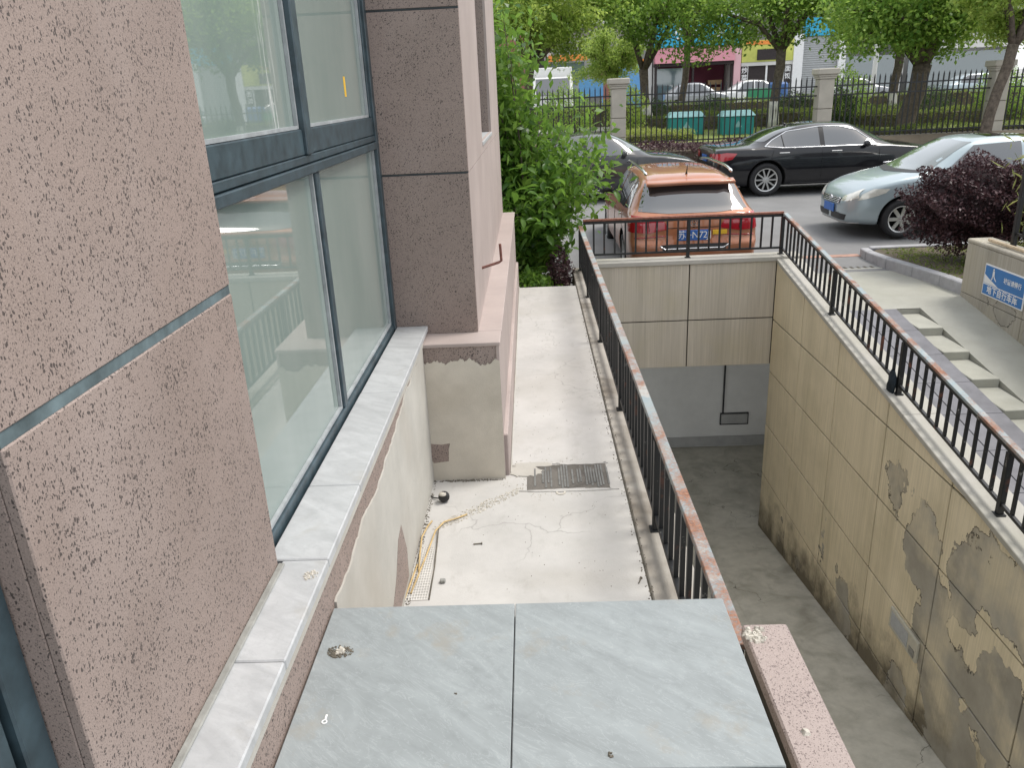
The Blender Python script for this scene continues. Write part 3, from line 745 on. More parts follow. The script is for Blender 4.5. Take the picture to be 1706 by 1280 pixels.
br = MB().tube([(-0.36, 5.25, 1.29), (-0.24, 5.30, 1.315), (-0.222, 5.305, 1.325), (-0.224, 5.30, 1.385), (-0.226, 5.30, 1.44)], 0.0095, 8)
tag(br.build('bent_bar', MT['rust']), 'rusty bent steel bar sticking out of the pink wall', 'steel bar')

# ------------------------------------------------------------------ railings
def railing(name, label, p0, p1, posts, zc, h, n_between, mats, marks=()):
    """p0,p1: plan ends; zc(t): ground height at parameter t; posts: list of t"""
    p0, p1 = Vector(p0), Vector(p1)
    L = (p1 - p0).length
    def P(t, dz): q = p0.lerp(p1, t); return Vector((q.x, q.y, zc(t) + dz))
    e = tag(empty(name, P(0.5, 0)), label, 'railing', 'railings round the ramp pit')
    MB().bar(P(0, h - .012), P(1, h - .012), 0.052, 0.026).build('top_rail', mats[0], e, 0.003)
    MB().bar(P(0, h - .045), P(1, h - .045), 0.03, 0.034).build('under_rail', mats[1], e, 0.003)
    MB().bar(P(0, 0.085), P(1, 0.085), 0.026, 0.026).build('bottom_rail', mats[1], e, 0.002)
    hb = h - .062 - 0.098
    dirv = (p1 - p0).normalized(); ang = math.atan2(dirv.y, dirv.x)
    bme = MB().box(-.011, .011, -.011, .011, 0, hb).mesh('baluster', mats[1])
    pme = MB().box(-.021, .021, -.021, .021, -.02, h - .062).box(-.035, .035, -.035, .035, -.004, .008).mesh('post', mats[1], 0.002)
    for t in posts:
        inst(pme, 'post', e, P(t, 0), (0, 0, ang))
    ts = sorted(list(posts) + list(marks))
    for a, b in zip(ts, ts[1:]):
        k = max(1, round((b - a) * L / n_between) - 1)
        for i in range(1, k + 1):
            t = a + (b - a) * i / (k + 1)
            q = P(t, 0.098)
            inst(bme, 'baluster', e, q, (rnd.uniform(-.006, .006), rnd.uniform(-.006, .006), ang))
    return e
Y0, Y1 = 2.05, 10.26
pt = [(y - Y0) / (Y1 - Y0) for y in (2.12, 3.72, 5.42, 7.1, 8.8, 10.235)]
railing('path_railing', 'long black railing with rust-patched top rail along the white path', (0.605, Y0, 0), (0.605, Y1, 0), pt,
        lambda t: 0.155, 0.585, 0.14, (MT['rail'], MT['iron']))
railing('end_railing', 'short rusty-topped black railing on the pit end wall behind the orange car', (0.645, 10.26, 0), (3.20, 10.26, 0), [0.53, 1.0],
        lambda t: 0.262, 0.545, 0.14, (MT['rust_top'], MT['iron']), [0.0])

RY0, RY1 = 10.22, -0.6
railing('ramp_railing', 'sloping black railing with pale flaking top rail along the bicycle ramp', (3.21, RY0, 0), (3.21, RY1, 0),
        [(RY0 - y) / (RY0 - RY1) for y in (8.38, 6.65, 4.96, 3.27, 1.6, -0.1)], lambda t: capz(RY0 + (RY1 - RY0) * t), 0.545, 0.14, (MT['rail'], MT['iron_worn']), [0.0])

# garden railing on the sign wall
gr = tag(empty('garden_railing', (5.45, 7, 0.49)), 'black garden railing with cream pipe on top of the sign wall', 'railing')
MB().tube([(5.33, -0.5, 0.52), (5.33, 9.35, 0.52)], 0.02, 8).build('pipe', MT['pipe'], gr)
for y in (9.05, 6.6, 4.2):
    MB().box(5.41, 5.46, y - .025, y + .025, 0.49, 1.70).build('post', MT['iron'], gr, 0.003)
MB().box(5.405, 5.465, 9.02, 9.08, 1.702, 1.73).build('post_cap', MT['iron'], gr)
for z in (0.62, 1.55): MB().box(5.425, 5.445, -0.5, 9.02, z, z + .03).build('rail', MT['iron'], gr)
bm_ = MB().box(-.008, .008, -.008, .008, 0.622, 1.57).mesh('bar', MT['iron'])
for k in range(26): inst(bm_, 'bar', gr, (5.435, 8.9 - k * .13, 0))

# ------------------------------------------------------------------ sign on the wall
sg = tag(empty('garage_sign', (5.24, 8.8, 0.1)), 'blue and white bicycle garage sign fixed to the grey wall', 'sign')
def yz_rect(y0, y1, z0, z1, x0, x1): return MB().box(x0, x1, y0, y1, z0, z1)
yz_rect(8.36, 9.17, -0.075, 0.285, 5.233, 5.2445).build('border', MT['white'], sg, 0.002)
yz_rect(8.375, 9.155, 0.062, 0.270, 5.2315, 5.2329).build('face', MT['signblue'], sg)
yz_rect(8.375, 9.155, -0.060, 0.050, 5.2315, 5.2329).build('face', MT['signblue'], sg)
MB().prism([(9.15, .066), (9.15, .165), (9.08, .135), (8.86, .066)], 'x', 5.2306, 5.2313).build('slope_symbol', MT['white'], sg)
fig = MB()
fig.prism([(8.985 + .013 * math.cos(a * .5236), .243 + .013 * math.sin(a * .5236)) for a in range(12)], 'x', 5.2306, 5.2313)
fig.prism([(9.0, .228), (8.965, .228), (8.96, .175), (9.0, .165)], 'x', 5.2306, 5.2313)
fig.prism([(9.0, .166), (8.985, .166), (8.995, .125), (9.02, .118), (9.02, .126), (9.008, .132)], 'x', 5.2306, 5.2313)
fig.prism([(8.982, .172), (8.962, .176), (8.94, .15), (8.91, .125), (8.92, .118), (8.955, .142)], 'x', 5.2306, 5.2313)
fig.build('walking_figure', MT['white'], sg)
ROT_SIGN = (R(90), 0, R(-90))
inst(text_mesh('\u5761\u9053\u8bf7\u6162\u884c', 0.068, MT['white'], 0.0003, bold=0.001), 'lettering', sg, (5.2308, 8.60, 0.165), ROT_SIGN)
inst(text_mesh('\u5730\u4e0b\u81ea\u884c\u8f66\u5e93', 0.098, MT['white'], 0.0003, 1.08, bold=0.002), 'lettering', sg, (5.2308, 8.765, -0.004), ROT_SIGN)

# ------------------------------------------------------------------ cars
def catmull(pts, sub):
    out = []
    P = [np.array(p, float) for p in pts]
    P = [2 * P[0] - P[1]] + P + [2 * P[-1] - P[-2]]
    for i in range(1, len(P) - 2):
        for k in range(sub):
            t = k / sub
            # tension keeps the profile from overshooting
            m1 = 0.42 * (P[i + 1] - P[i - 1]); m2 = 0.42 * (P[i + 2] - P[i])
            h = 2 * t**3 - 3 * t**2 + 1, t**3 - 2 * t**2 + t, -2 * t**3 + 3 * t**2, t**3 - t**2
            out.append(h[0] * P[i] + h[1] * m1 + h[2] * P[i + 1] + h[3] * m2)
    out.append(P[-2]); return out

def chaikin(p, it=2):
    for _ in range(it):
        q = [p[0]]
        for a, b in zip(p, p[1:]):
            q += [(a[0] * .75 + b[0] * .25, a[1] * .75 + b[1] * .25), (a[0] * .25 + b[0] * .75, a[1] * .25 + b[1] * .75)]
        p = q + [p[-1]]
    return p

def car_section(zb, belt, zt, w, wr):
    g = max(zt - belt, 0.004)
    p = [(0, zb), (.84 * w, zb), (.965 * w, zb + .07), (w * .995, zb + .40 * (belt - zb)), (w, zb + .62 * (belt - zb)), (.985 * w, belt - .035),
         (.955 * w, belt + min(.03, .3 * g)), (wr + .02, zt - min(.10, .40 * g)), (wr * .82, zt - min(.022, .12 * g)), (wr * .4, zt - min(.004, .02 * g)), (0, zt)]
    return chaikin(p, 2)

class Car:
    def __init__(s, name, label, loc, rz, paint, st, wheels, radius, group, spokes=10, cat='car', bumps=None):
        s.root = tag(empty(name, loc, rz), label, cat, group)
        s.paint = paint
        ss = catmull(st, 7)
        rows = []
        for x, zb, belt, zt, w, wr in ss:
            half = car_section(zb, belt, zt, w, wr)
            full = [(y, z) for y, z in half] + [(-y, z) for y, z in half[-2:0:-1]]
            row = []
            for y, z in full:
                xx = x
                if bumps: xx = bumps(x, y, z)
                row.append((xx, y, z))
            rows.append(row)
        m = MB()
        V = [[m.bm.verts.new(p) for p in r] for r in rows]
        n = len(V[0])
        for A, B in zip(V, V[1:]):
            for k in range(n): m.bm.faces.new((A[k], A[(k + 1) % n], B[(k + 1) % n], B[k]))
        m.bm.faces.new(V[0][::-1]); m.bm.faces.new(V[-1])
        me = m.mesh(name + '_body', paint, 0, True)
        me.materials.append(MT['arch'])
        s.L = st[-1][0]
        s.W = max(q[4] for q in st)
        body = inst(me, 'body', s.root, world_space=False)
        # wheel arches
        c = MB()
        for wx in wheels:
            for sd_ in (1, -1):
                y0, y1 = sorted((sd_ * (s.W - .30), sd_ * (s.W + .2)))
                c.lathe([(radius + .055, y0), (radius + .055, y1)], 40, 'y', (wx, 0, radius + .012))
        cme = c.mesh('cutter', MT['arch'])
        cut = bpy.data.objects.new('cutter', cme); COL.objects.link(cut)
        md = body.modifiers.new('arch', 'BOOLEAN'); md.operation = 'DIFFERENCE'; md.object = cut; md.solver = 'EXACT'; md.material_mode = 'TRANSFER'
        dgp = bpy.context.evaluated_depsgraph_get(); dgp.update()
        cut.matrix_world = s.root.matrix_basis
        dgp.update()
        nm = bpy.data.meshes.new_from_object(body.evaluated_get(dgp))
        body.modifiers.clear(); bpy.data.objects.remove(cut)
        body.data = nm; nm.name = name + '_body'
        s.body = body
        s.bvh = BVHTree.FromPolygons([v.co.copy() for v in nm.vertices], [tuple(p.vertices) for p in nm.polygons])
        for i, wx in enumerate(wheels):
            for sd_ in (1, -1): s.wheel(wx, sd_ * (s.W - .125), radius, sd_, spokes)
    def hit(s, o, d, off):
        r = s.bvh.ray_cast(Vector(o), Vector(d))
        if r[0] is None: return None
        nrm = r[1] if r[1].dot(Vector(d)) < 0 else -r[1]
        return r[0] + nrm * off
    def on(s, view, a, b, off):
        if view == 'L': return s.hit((a, 4, b), (0, -1, 0), off)
        if view == 'R': return s.hit((a, -4, b), (0, 1, 0), off)
        if view == 'rear': return s.hit((-3, a, b), (1, 0, 0), off)
        if view == 'front': return s.hit((s.L + 3, a, b), (-1, 0, 0), off)
        return s.hit((a, b, 4), (0, 0, -1), off)
    @staticmethod
    def resample(pts, n):
        pts = [np.array(p, float) for p in pts]
        d = [0]
        for a, b in zip(pts, pts[1:]): d.append(d[-1] + np.linalg.norm(b - a))
        out = []
        for k in range(n + 1):
            t = d[-1] * k / n; i = 0
            while i < len(d) - 2 and d[i + 1] < t: i += 1
            f = (t - d[i]) / max(1e-9, d[i + 1] - d[i]); out.append(pts[i] + (pts[i + 1] - pts[i]) * f)
        return out
    def patch(s, name, mat, view, bottom, top, off=.006, nu=14, nv=8, parent=None, thick=0.0):
        A, B = s.resample(bottom, nu), s.resample(top, nu)
        rows = []
        for j in range(nv + 1):
            t = j / nv; row = []
            for a, b in zip(A, B):
                q = a * (1 - t) + b * t; h = s.on(view, q[0], q[1], off)
                if h is None: h = row[-1] if row else Vector((q[0], 0, q[1]))
                row.append(h)
            rows.append(row)
        m = MB(); m.grid(rows)
        # fold the rim back on to the body so the piece has an edge
        rim = [m for m in ()]
        o = m.build(name, mat, parent or s.root, 0, True, world_space=False)
        return o
    def strip(s, name, mat, view, pts, r, off=.004, n=16, parent=None, closed=False):
        if closed: pts = list(pts) + [pts[0]]
        P = [s.on(view, q[0], q[1], off) for q in s.resample(pts, n)]
        P = [p for p in P if p is not None]
        if len(P) < 2: return None
        return MB().tube(P, r, 6).build(name, mat, parent or s.root, 0, True, world_space=False)
    def wheel(s, wx, wy, r, sd_, spokes):
        key = (r, spokes, sd_)
        if not hasattr(Car, 'cache'): Car.cache = {}
        if key not in Car.cache:
            w = .215; ri = r * .70
            t = MB().lathe([(ri, -w / 2), (r * .93, -w / 2), (r * .985, -w / 2 + .025), (r, -w / 4), (r, w / 4), (r * .985, w / 2 - .025), (r * .93, w / 2), (ri, w / 2)], 40, 'y', closed=True)
            tm = t.mesh('tyre', MT['tyre'], 0, True)
            f = MB(); o = sd_ * (w / 2 - .02)
            f.lathe([(ri + .004, o - sd_ * .10), (ri + .004, o + sd_ * .012), (ri - .022, o + sd_ * .004), (ri - .03, o - sd_ * .1)], 40, 'y', closed=True)
            for k in range(spokes):
                a = 2 * math.pi * k / spokes
                c, d = math.cos(a), math.sin(a)
                p0 = Vector((.045 * c, o - sd_ * .012, .045 * d)); p1 = Vector(((ri - .012) * c, o - sd_ * .004, (ri - .012) * d))
                f.bar(p0, p1, .032 if spokes > 7 else .055, .02, (0, 1, 0))
            f.lathe([(.001, o + sd_ * .006), (.05, o + sd_ * .002), (.065, o - sd_ * .02), (.06, o - sd_ * .05)], 20, 'y')
            fm = f.mesh('rim', MT['rim'], 0.0)
            bk = MB().lathe([(ri - .01, -sd_ * .03), (.01, -sd_ * .028)], 24, 'y').mesh('brake_disc', MT['arch'])
            Car.cache[key] = (tm, fm, bk)
        tm, fm, bk = Car.cache[key]
        e = empty('wheel'); e.parent = s.root; e.location = (wx, wy, r)
        inst(tm, 'tyre', e, world_space=False); inst(fm, 'rim', e, world_space=False); inst(bk, 'brake_disc', e, world_space=False)
    def mirror(s, x, z, sd_, mat):
        y = sd_ * (s.W + .05)
        m = MB().lathe([(.001, -.11), (.05, -.10), (.07, -.03), (.068, .04), (.045, .10), (.001, .115)], 14, 'y')
        for v in m.bm.verts: v.co = Vector((v.co.x * .85 + x, v.co.y + y, v.co.z * .95 + z))
        o = m.build('mirror', mat, s.root, 0, True, world_space=False)
        MB().bar((x, sd_ * (s.W - .08), z - .05), (x, y, z - .03), .05, .03).build('mirror_stalk', MT['blackplastic'], o, world_space=False)

# --- orange wagon, seen from behind
def rear_bump(x, y, z):
    if x < .5 and z < .66: return x - .07 * min(1, (.66 - z) / .08) * (1 - x / .5)
    return x
hatch = [(0.05, .40, .60, .66, .46, .40), (0.055, .34, .80, .86, .70, .62), (0.085, .28, .90, .97, .81, .70), (0.17, .25, .93, 1.03, .862, .70),
         (0.30, .22, .945, 1.17, .878, .665), (0.46, .20, .945, 1.33, .883, .645), (0.62, .19, .94, 1.425, .885, .632), (1.0, .19, .935, 1.462, .885, .63),
         (1.7, .19, .92, 1.475, .885, .64), (2.4, .19, .915, 1.455, .885, .635), (2.9, .19, .925, 1.29, .885, .65), (3.25, .19, .935, 1.06, .885, .69),
         (3.6, .19, .90, .97, .875, .70), (4.0, .2, .85, .905, .84, .68), (4.28, .22, .76, .80, .75, .6), (4.38, .26, .62, .66, .6, .48), (4.40, .34, .52, .56, .42, .34)]
oc = Car('orange_wagon', 'copper orange hatchback parked nose-away behind the pit end railing', (2.17, 10.71, -0.235), R(90), MT['orange'], hatch, (0.86, 3.47), .315, 'parked cars', 8, bumps=rear_bump)
oc.patch('rear_window', MT['carglass'], 'rear', [(-.73, 1.015), (-.35, .985), (.35, .985), (.73, 1.015)], [(-.60, 1.345), (0, 1.372), (.60, 1.345)], .005, 20, 10)
spo = MB()
spo.grid([[(.50 - .16 * t - (.03 if abs(y) < .5 else 0), y, 1.40 - .035 * t + .0 * abs(y) - .02 * abs(y)) for y in np.linspace(-.60, .60, 13)] for t in (0, .5, 1)])
spo.grid([[(.34 + .05 * t - (.03 if abs(y) < .5 else 0), y, 1.365 - .035 * t - .02 * abs(y)) for y in np.linspace(-.60, .60, 13)] for t in (0, 1)])
spo.build('spoiler', MT['orange'], oc.root, 0, True, world_space=False)
oc.patch('brake_light', MT['redlens'], 'rear', [(-.56, 1.343), (0, 1.362), (.56, 1.343)], [(-.56, 1.352), (0, 1.388), (.56, 1.352)], .012, 16, 2)
for sd_ in (1, -1):
    tl = oc.patch('tail_light', MT['redlens'], 'rear', [(sd_ * .34, .79), (sd_ * .6, .745), (sd_ * .865, .76)], [(sd_ * .42, .925), (sd_ * .6, .95), (sd_ * .86, .97)], .012, 12, 6)
    oc.strip('lens_divider', MT['blackplastic'], 'rear', [(sd_ * .60, .77), (sd_ * .62, .93)], .004, .014, 6, tl)
    oc.strip('tail_light_strip', MT['redlens'], 'rear', [(sd_ * .38, .70), (sd_ * .8, .68)], .008, .006, 8)
    rr = [Vector((x, sd_ * (.60 - .02 * ((x - 1.6) / 1.2) ** 2), 1.46 + .055 * (1 - ((x - 1.6) / 1.1) ** 4))) for x in np.linspace(.55, 2.65, 22)]
    MB().tube(rr, .02, 8).build('roof_rail', MT['chrome'], oc.root, 0, True, world_space=False)
    v_ = 'L' if sd_ > 0 else 'R'
    for bt, tp in (([(.52, 1.03), (.92, .985)], [(.74, 1.29), (.95, 1.37)]), ([(.98, .985), (1.85, .975)], [(1.0, 1.375), (1.83, 1.395)]), ([(1.92, .975), (2.95, .985)], [(1.9, 1.395), (2.42, 1.36)])):
        oc.patch('side_window', MT['carglass'], v_, bt, tp, .005, 10, 6)
    oc.mirror(2.75, 1.03, sd_, MT['blackplastic'])
    for xx in (.95, 1.9, 2.95): oc.strip('door_seam', MT['arch'], v_, [(xx, .32), (xx, .95)], .004, .001, 8)
    for xx in (1.15, 2.1):
        hp = oc.on(v_, xx, .88, .015); MB().bar(hp + Vector((-.09, 0, 0)), hp + Vector((.09, 0, 0)), .03, .03).build('handle', MT['chrome'], oc.root, .006, world_space=False)
oc.patch('windscreen', MT['screenglass'], 'front', [(-.68, 1.0), (.68, 1.0)], [(-.56, 1.39), (.56, 1.39)], .005, 14, 8)
oc.strip('tailgate_seam', MT['arch'], 'rear', [(-.8, .76), (-.45, .80), (.45, .80), (.8, .76)], .005, .002, 20)
oc.strip('bumper_trim', MT['chrome'], 'rear', [(-.46, .57), (-.40, .525), (.40, .525), (.46, .57)], .012, .008, 24)
oc.patch('bumper_recess', MT['blackplastic'], 'rear', [(-.42, .50), (.42, .50)], [(-.45, .585), (.45, .585)], .004, 16, 3)
pb = oc.on('rear', 0, .70, .012)
plate = MB().box(pb.x - .012, pb.x + .002, -.22, .22, .63, .77).build('number_plate', MT['platesblue'], oc.root, .004, world_space=False)
inst(text_mesh('\u82cfF\u00b7N72JJ', .125, MT['white'], 0.0006, .92), 'lettering', plate, (pb.x - .0135, 0, .70), (R(90), 0, R(-90)), world_space=False)
MB().box(pb.x - .008, pb.x + .004, -.44, -.25, .70, .76).build('bumper_sticker', MT['yellow'], oc.root, .002, world_space=False)
eb = oc.on('rear', 0, .865, .008)
em = MB().lathe([(.058, eb.x - .004), (.058, eb.x + .01), (.050, eb.x + .01), (.050, eb.x - .004)], 24, 'x', (0, 0, .868), True)
for a, b in (((-.032, .905), (-.012, .83)), ((.032, .905), (.012, .83)), ((-.012, .83), (0, .862)), ((.012, .83), (0, .862)), ((-.018, .915), (0, .875)), ((.018, .915), (0, .875))):
    em.bar((eb.x - .001, a[0], a[1]), (eb.x - .001, b[0], b[1]), .008, .006, (1, 0, 0))
em.build('emblem', MT['chrome'], oc.root, 0, False, world_space=False)
ab = oc.on('top', .72, 0, 0)
MB().tube([ab, ab + Vector((-.02, 0, .03)), ab + Vector((-.09, 0, .13))], [.018, .008, .004], 8).build('antenna', MT['blackplastic'], oc.root, 0, True, world_space=False)

# --- sedans
sedan = [(0.03, .42, .62, .68, .50, .42), (0.035, .34, .84, .90, .76, .66), (0.07, .28, .955, 1.01, .875, .72), (0.20, .24, .985, 1.055, .935, .76),
         (0.75, .20, .985, 1.085, .95, .74), (0.95, .20, .975, 1.13, .95, .70), (1.45, .20, .965, 1.345, .95, .655), (1.95, .20, .96, 1.455, .95, .65),
         (2.5, .20, .955, 1.478, .95, .655), (3.0, .20, .95, 1.435, .95, .65), (3.5, .20, .945, 1.20, .95, .68), (3.85, .20, .94, 1.03, .945, .76),
         (4.3, .20, .90, .975, .93, .74), (4.75, .21, .83, .89, .88, .70), (4.98, .24, .73, .78, .78, .6), (5.07, .30, .58, .64, .6, .46), (5.09, .38, .5, .54, .42, .34)]
def sedan_details(c, trim, roof_z, sc=1.0, plate_text=None):
    S = lambda pts: [(a * sc, b) for a, b in pts]
    for sd_ in (1, -1):
        v_ = 'L' if sd_ > 0 else 'R'
        o1 = S([(1.12, 1.035), (1.5, 1.0), (2.28, .995)]); t1 = S([(1.30, 1.16), (1.62, 1.32), (2.27, 1.395)])
        o2 = S([(2.38, .995), (3.50, .99)]); t2 = S([(2.37, 1.397), (2.72, 1.385), (3.08, 1.29)])
        for q, (b_, t_) in enumerate(((o1, t1), (o2, t2))):
            wnd = c.patch('side_window', MT['carglass'], v_, b_, t_, .005, 16, 8)
            if q == 0: c.strip('window_divider', MT['blackplastic'], v_, S([(1.52, 1.0), (1.50, 1.27)]), .013, .006, 6, wnd)
        c.patch('door_pillar', MT['blackplastic'], v_, S([(2.28, .995), (2.38, .995)]), S([(2.27, 1.395), (2.37, 1.397)]), .004, 2, 6)
        if trim: c.strip('window_trim', MT['chrome'], v_, o1 + o2 + t2[::-1] + t1[::-1], .013, .006, 70, None, True)
        c.mirror(3.22 * sc, 1.03, sd_, MT['black'] if trim else MT['charcoal'])
        for pts in ([(2.33, .30), (2.33, .98)], [(3.55, .30), (3.52, .97)], [(1.38, .60), (1.25, .80), (1.3, .98)]): c.strip('door_seam', MT['arch'], v_, S(pts), .004, .001, 10)
        for xx in (1.52, 2.62):
            hp = c.on(v_, xx * sc, .90, .018); MB().bar(hp + Vector((-.11, 0, 0)), hp + Vector((.11, 0, 0)), .03, .025).build('handle', MT['chrome'], c.root, .006, world_space=False)
        c.patch('tail_light', MT['redlens'], v_, S([(.06, .80), (.2, .77), (.42, .81)]), S([(.08, .93), (.3, .95), (.52, .93)]), .008, 8, 4)
        c.patch('tail_light', MT['redlens'], 'rear', [(sd_ * .52, .80), (sd_ * .86, .78)], [(sd_ * .50, .91), (sd_ * .85, .94)], .01, 8, 4)
        c.patch('headlight', MT['clearlens'], 'front', [(sd_ * .45, .64), (sd_ * .82, .66)], [(sd_ * .48, .73), (sd_ * .84, .78)], .008, 8, 4)
        c.patch('headlight', MT['clearlens'], v_, S([(4.62, .66), (4.9, .63)]), S([(4.55, .76), (4.85, .74)]), .008, 8, 4)
        c.strip('side_trim', MT['chrome'], v_, S([(3.62, .62), (3.86, .63)]), .016, .004, 6)
        c.strip('sill_trim', MT['blackplastic'] if trim else MT['chrome'], v_, S([(1.5, .27), (3.6, .27)]), .012, .004, 10)
    c.patch('windscreen', MT['screenglass'], 'front', [(-.72, 1.06), (.72, 1.06)], [(-.57, 1.39), (.57, 1.39)], .006, 14, 8)
    c.patch('rear_window', MT['carglass'], 'rear', [(-.68, 1.13), (.68, 1.13)], [(-.56, 1.40), (.56, 1.40)], .006, 14, 8)
    c.patch('grille', MT['blackplastic'], 'front', [(-.34, .50), (.34, .50)], [(-.36, .66), (.36, .66)], .008, 8, 4)
    pb = c.on('rear', 0, .80, .01)
    MB().box(pb.x - .012, pb.x + .004, -.22, .22, .73, .87).build('number_plate', MT['platesblue'], c.root, .004, world_space=False)
    c.strip('bumper_trim', MT['chrome'], 'rear', [(-.7, .60), (.7, .60)], .014, .008, 20)
bc = Car('black_sedan', 'long glossy black sedan with chrome window trim parked by the purple hedge', (3.90, 18.56, 0.0), 0.0, MT['black'], sedan, (1.17, 4.24), .352, 'parked cars', 10)
sedan_details(bc, True, 1.478)
ab = bc.on('top', 1.75, 0, 0)
MB().tube([ab + Vector((.06, 0, -.01)), ab + Vector((0, 0, .03)), ab + Vector((-.04, 0, .05))], [.03, .02, .008], 8).build('antenna', MT['black'], bc.root, 0, True, world_space=False)
s2 = [(q[0] * .93, q[1], q[2] * .985, q[3] * .975, q[4] * .965, q[5] * .965) for q in sedan]
gc = Car('charcoal_sedan', 'charcoal grey sedan half hidden behind the leafy shrub', (-0.98, 18.6, 0.0), 0.0, MT['charcoal'], s2, (1.05, 3.84), .33, 'parked cars', 10)
sedan_details(gc, False, 1.44, .93)

# --- silver blue hatch, nose towards the pit
silver = [(0.03, .42, .62, .68, .46, .4), (0.04, .34, .85, .92, .70, .62), (0.08, .28, .93, 1.0, .80, .68), (0.25, .22, .95, 1.06, .84, .68),
          (0.6, .2, .955, 1.25, .847, .64), (0.9, .19, .95, 1.42, .848, .62), (1.3, .19, .94, 1.50, .848, .62), (1.9, .19, .93, 1.525, .848, .63),
          (2.35, .19, .925, 1.485, .848, .625), (2.8, .19, .93, 1.285, .848, .64), (3.2, .19, .935, 1.055, .846, .69), (3.5, .19, .90, .985, .84, .70),
          (3.85, .20, .82, .90, .81, .68), (4.10, .22, .72, .785, .745, .60), (4.22, .24, .62, .67, .63, .5), (4.27, .28, .54, .58, .48, .38), (4.28, .36, .48, .51, .34, .28)]
sc_ = Car('silver_hatchback', 'pale silver-blue hatchback with nose beyond the pit corner, half behind the purple bush', (9.36, 13.78, -0.125), R(180), MT['silverblue'], silver, (0.83, 3.43), .31, 'parked cars', 7)
for sd_ in (1, -1):
    v_ = 'L' if sd_ > 0 else 'R'
    for bt, tp in (([(.5, 1.04), (1.55, .99)], [(.95, 1.33), (1.55, 1.43)]), ([(1.63, .99), (2.85, .985)], [(1.62, 1.435), (2.35, 1.395)])):
        sc_.patch('side_window', MT['carglass'], v_, bt, tp, .005, 12, 7)
    sc_.mirror(2.65, 1.02, sd_, MT['silverblue'])
    sc_.patch('headlight', MT['clearlens'], 'front', [(sd_ * .40, .585), (sd_ * .60, .60), (sd_ * .735, .66)], [(sd_ * .43, .66), (sd_ * .60, .735), (sd_ * .70, .80)], .010, 12, 8)
    sc_.patch('headlight', MT['clearlens'], v_, [(3.72, .735), (3.95, .66), (4.12, .62)], [(3.66, .80), (3.9, .80), (4.06, .72)], .010, 12, 6)
    for pts in ([(1.59, .3), (1.59, .98)], [(2.88, .3), (2.9, .97)]): sc_.strip('door_seam', MT['arch'], v_, pts, .004, .001, 10)
    for xx in (.9, 1.8):
        hp = sc_.on(v_, xx, .88, .018); MB().bar(hp + Vector((-.09, 0, 0)), hp + Vector((.09, 0, 0)), .03, .025).build('handle', MT['silverblue'], sc_.root, .006, world_space=False)
    sc_.patch('air_intake', MT['blackplastic'], 'front', [(sd_ * .06, .29), (sd_ * .55, .29)], [(sd_ * .06, .40), (sd_ * .60, .385)], .006, 10, 3)
    sc_.strip('bumper_lip', MT['baseboard'], 'front', [(0, .255), (sd_ * .55, .25), (sd_ * .7, .26)], .012, .004, 10)
sc_.patch('windscreen', MT['screenglass'], 'front', [(-.69, 1.045), (0, 1.03), (.69, 1.045)], [(-.545, 1.44), (0, 1.46), (.545, 1.44)], .005, 16, 10)
sc_.patch('cowl', MT['blackplastic'], 'front', [(-.68, 1.015), (0, .997), (.68, 1.015)], [(-.68, 1.045), (0, 1.03), (.68, 1.045)], .006, 16, 2)
sc_.patch('sunroof', MT['carglass'], 'top', [(1.35, -.40), (1.35, .40)], [(2.05, -.42), (2.05, .42)], .004, 8, 8)
gl = sc_.patch('grille', MT['blackplastic'], 'front', [(-.36, .535), (.36, .535)], [(-.40, .625), (.40, .625)], .007, 10, 3)
for k in range(4): sc_.strip('grille_bar', MT['chrome'], 'front', [(-.37, .545 + .023 * k), (.37, .545 + .023 * k)], .007, .012, 12, gl)
eb = sc_.on('front', 0, .585, .012)
MB().lathe([(.055, eb.x - .004), (.055, eb.x + .012), (.043, eb.x + .012), (.043, eb.x - .004)], 20, 'x', (0, 0, .585), True).box(eb.x, eb.x + .012, -.06, .06, .576, .594).build('emblem', MT['chrome'], sc_.root, world_space=False)
pb = sc_.on('front', 0, .42, .02)
fpz = MB().box(pb.x - .005, pb.x + .012, -.22, .22, .385, .515).build('number_plate', MT['platesblue'], sc_.root, .004, world_space=False)

# --- vehicles out on the street
def street_car(name, label, loc, rz, mat, st, r=.32, w=(.8, 3.4)):
    c = Car(name, label, loc, rz, mat, st, w, r, 'vehicles on the street', 6, cat='car')
    z1 = max(q[3] for q in st)
    for v_ in ('L', 'R'):
        c.patch('side_window', MT['carglass'], v_, [(.6, 1.05), (1.7, 1.0)], [(.9, z1 - .12), (1.7, z1 - .1)], .006, 8, 5)
        c.patch('side_window', MT['carglass'], v_, [(1.78, 1.0), (2.85, 1.0)], [(1.78, z1 - .1), (2.35, z1 - .14)], .006, 8, 5)
    return c
suv = [(q[0], q[1] + .05, q[2] * 1.06, q[3] * 1.12, q[4] * 1.05, q[5] * 1.08) for q in silver]
SZ = FZ - 0.06
street_car('grey_suv', 'grey car parked in front of the pink shop across the street', (8.6, 54, SZ), 0.0, MT['greypaint'], suv, .34)
street_car('white_suv', 'white car parked below the lime coloured shop board', (16.2, 55, SZ), R(180), MT['whitepaint'], suv, .34)
street_car('dark_hatchback', 'small dark car parked beside the roller shutter', (18.6, 53.5, SZ), 0.0, MT['greypaint'], silver, .31)
street_car('silver_street_car', 'silver car seen between tree trunks beyond the fence', (22.8, 47, SZ), 0.0, MT['silverblue'], silver, .31)
tk = tag(empty('white_truck', (1.25, 44, SZ)), 'white box truck standing beyond the leafy shrub', 'truck', 'vehicles on the street')
MB().box(.2, 2.3, 44.2, 47.5, 1.3, 3.45).build('cargo_box', MT['whitepaint'], tk, .03)
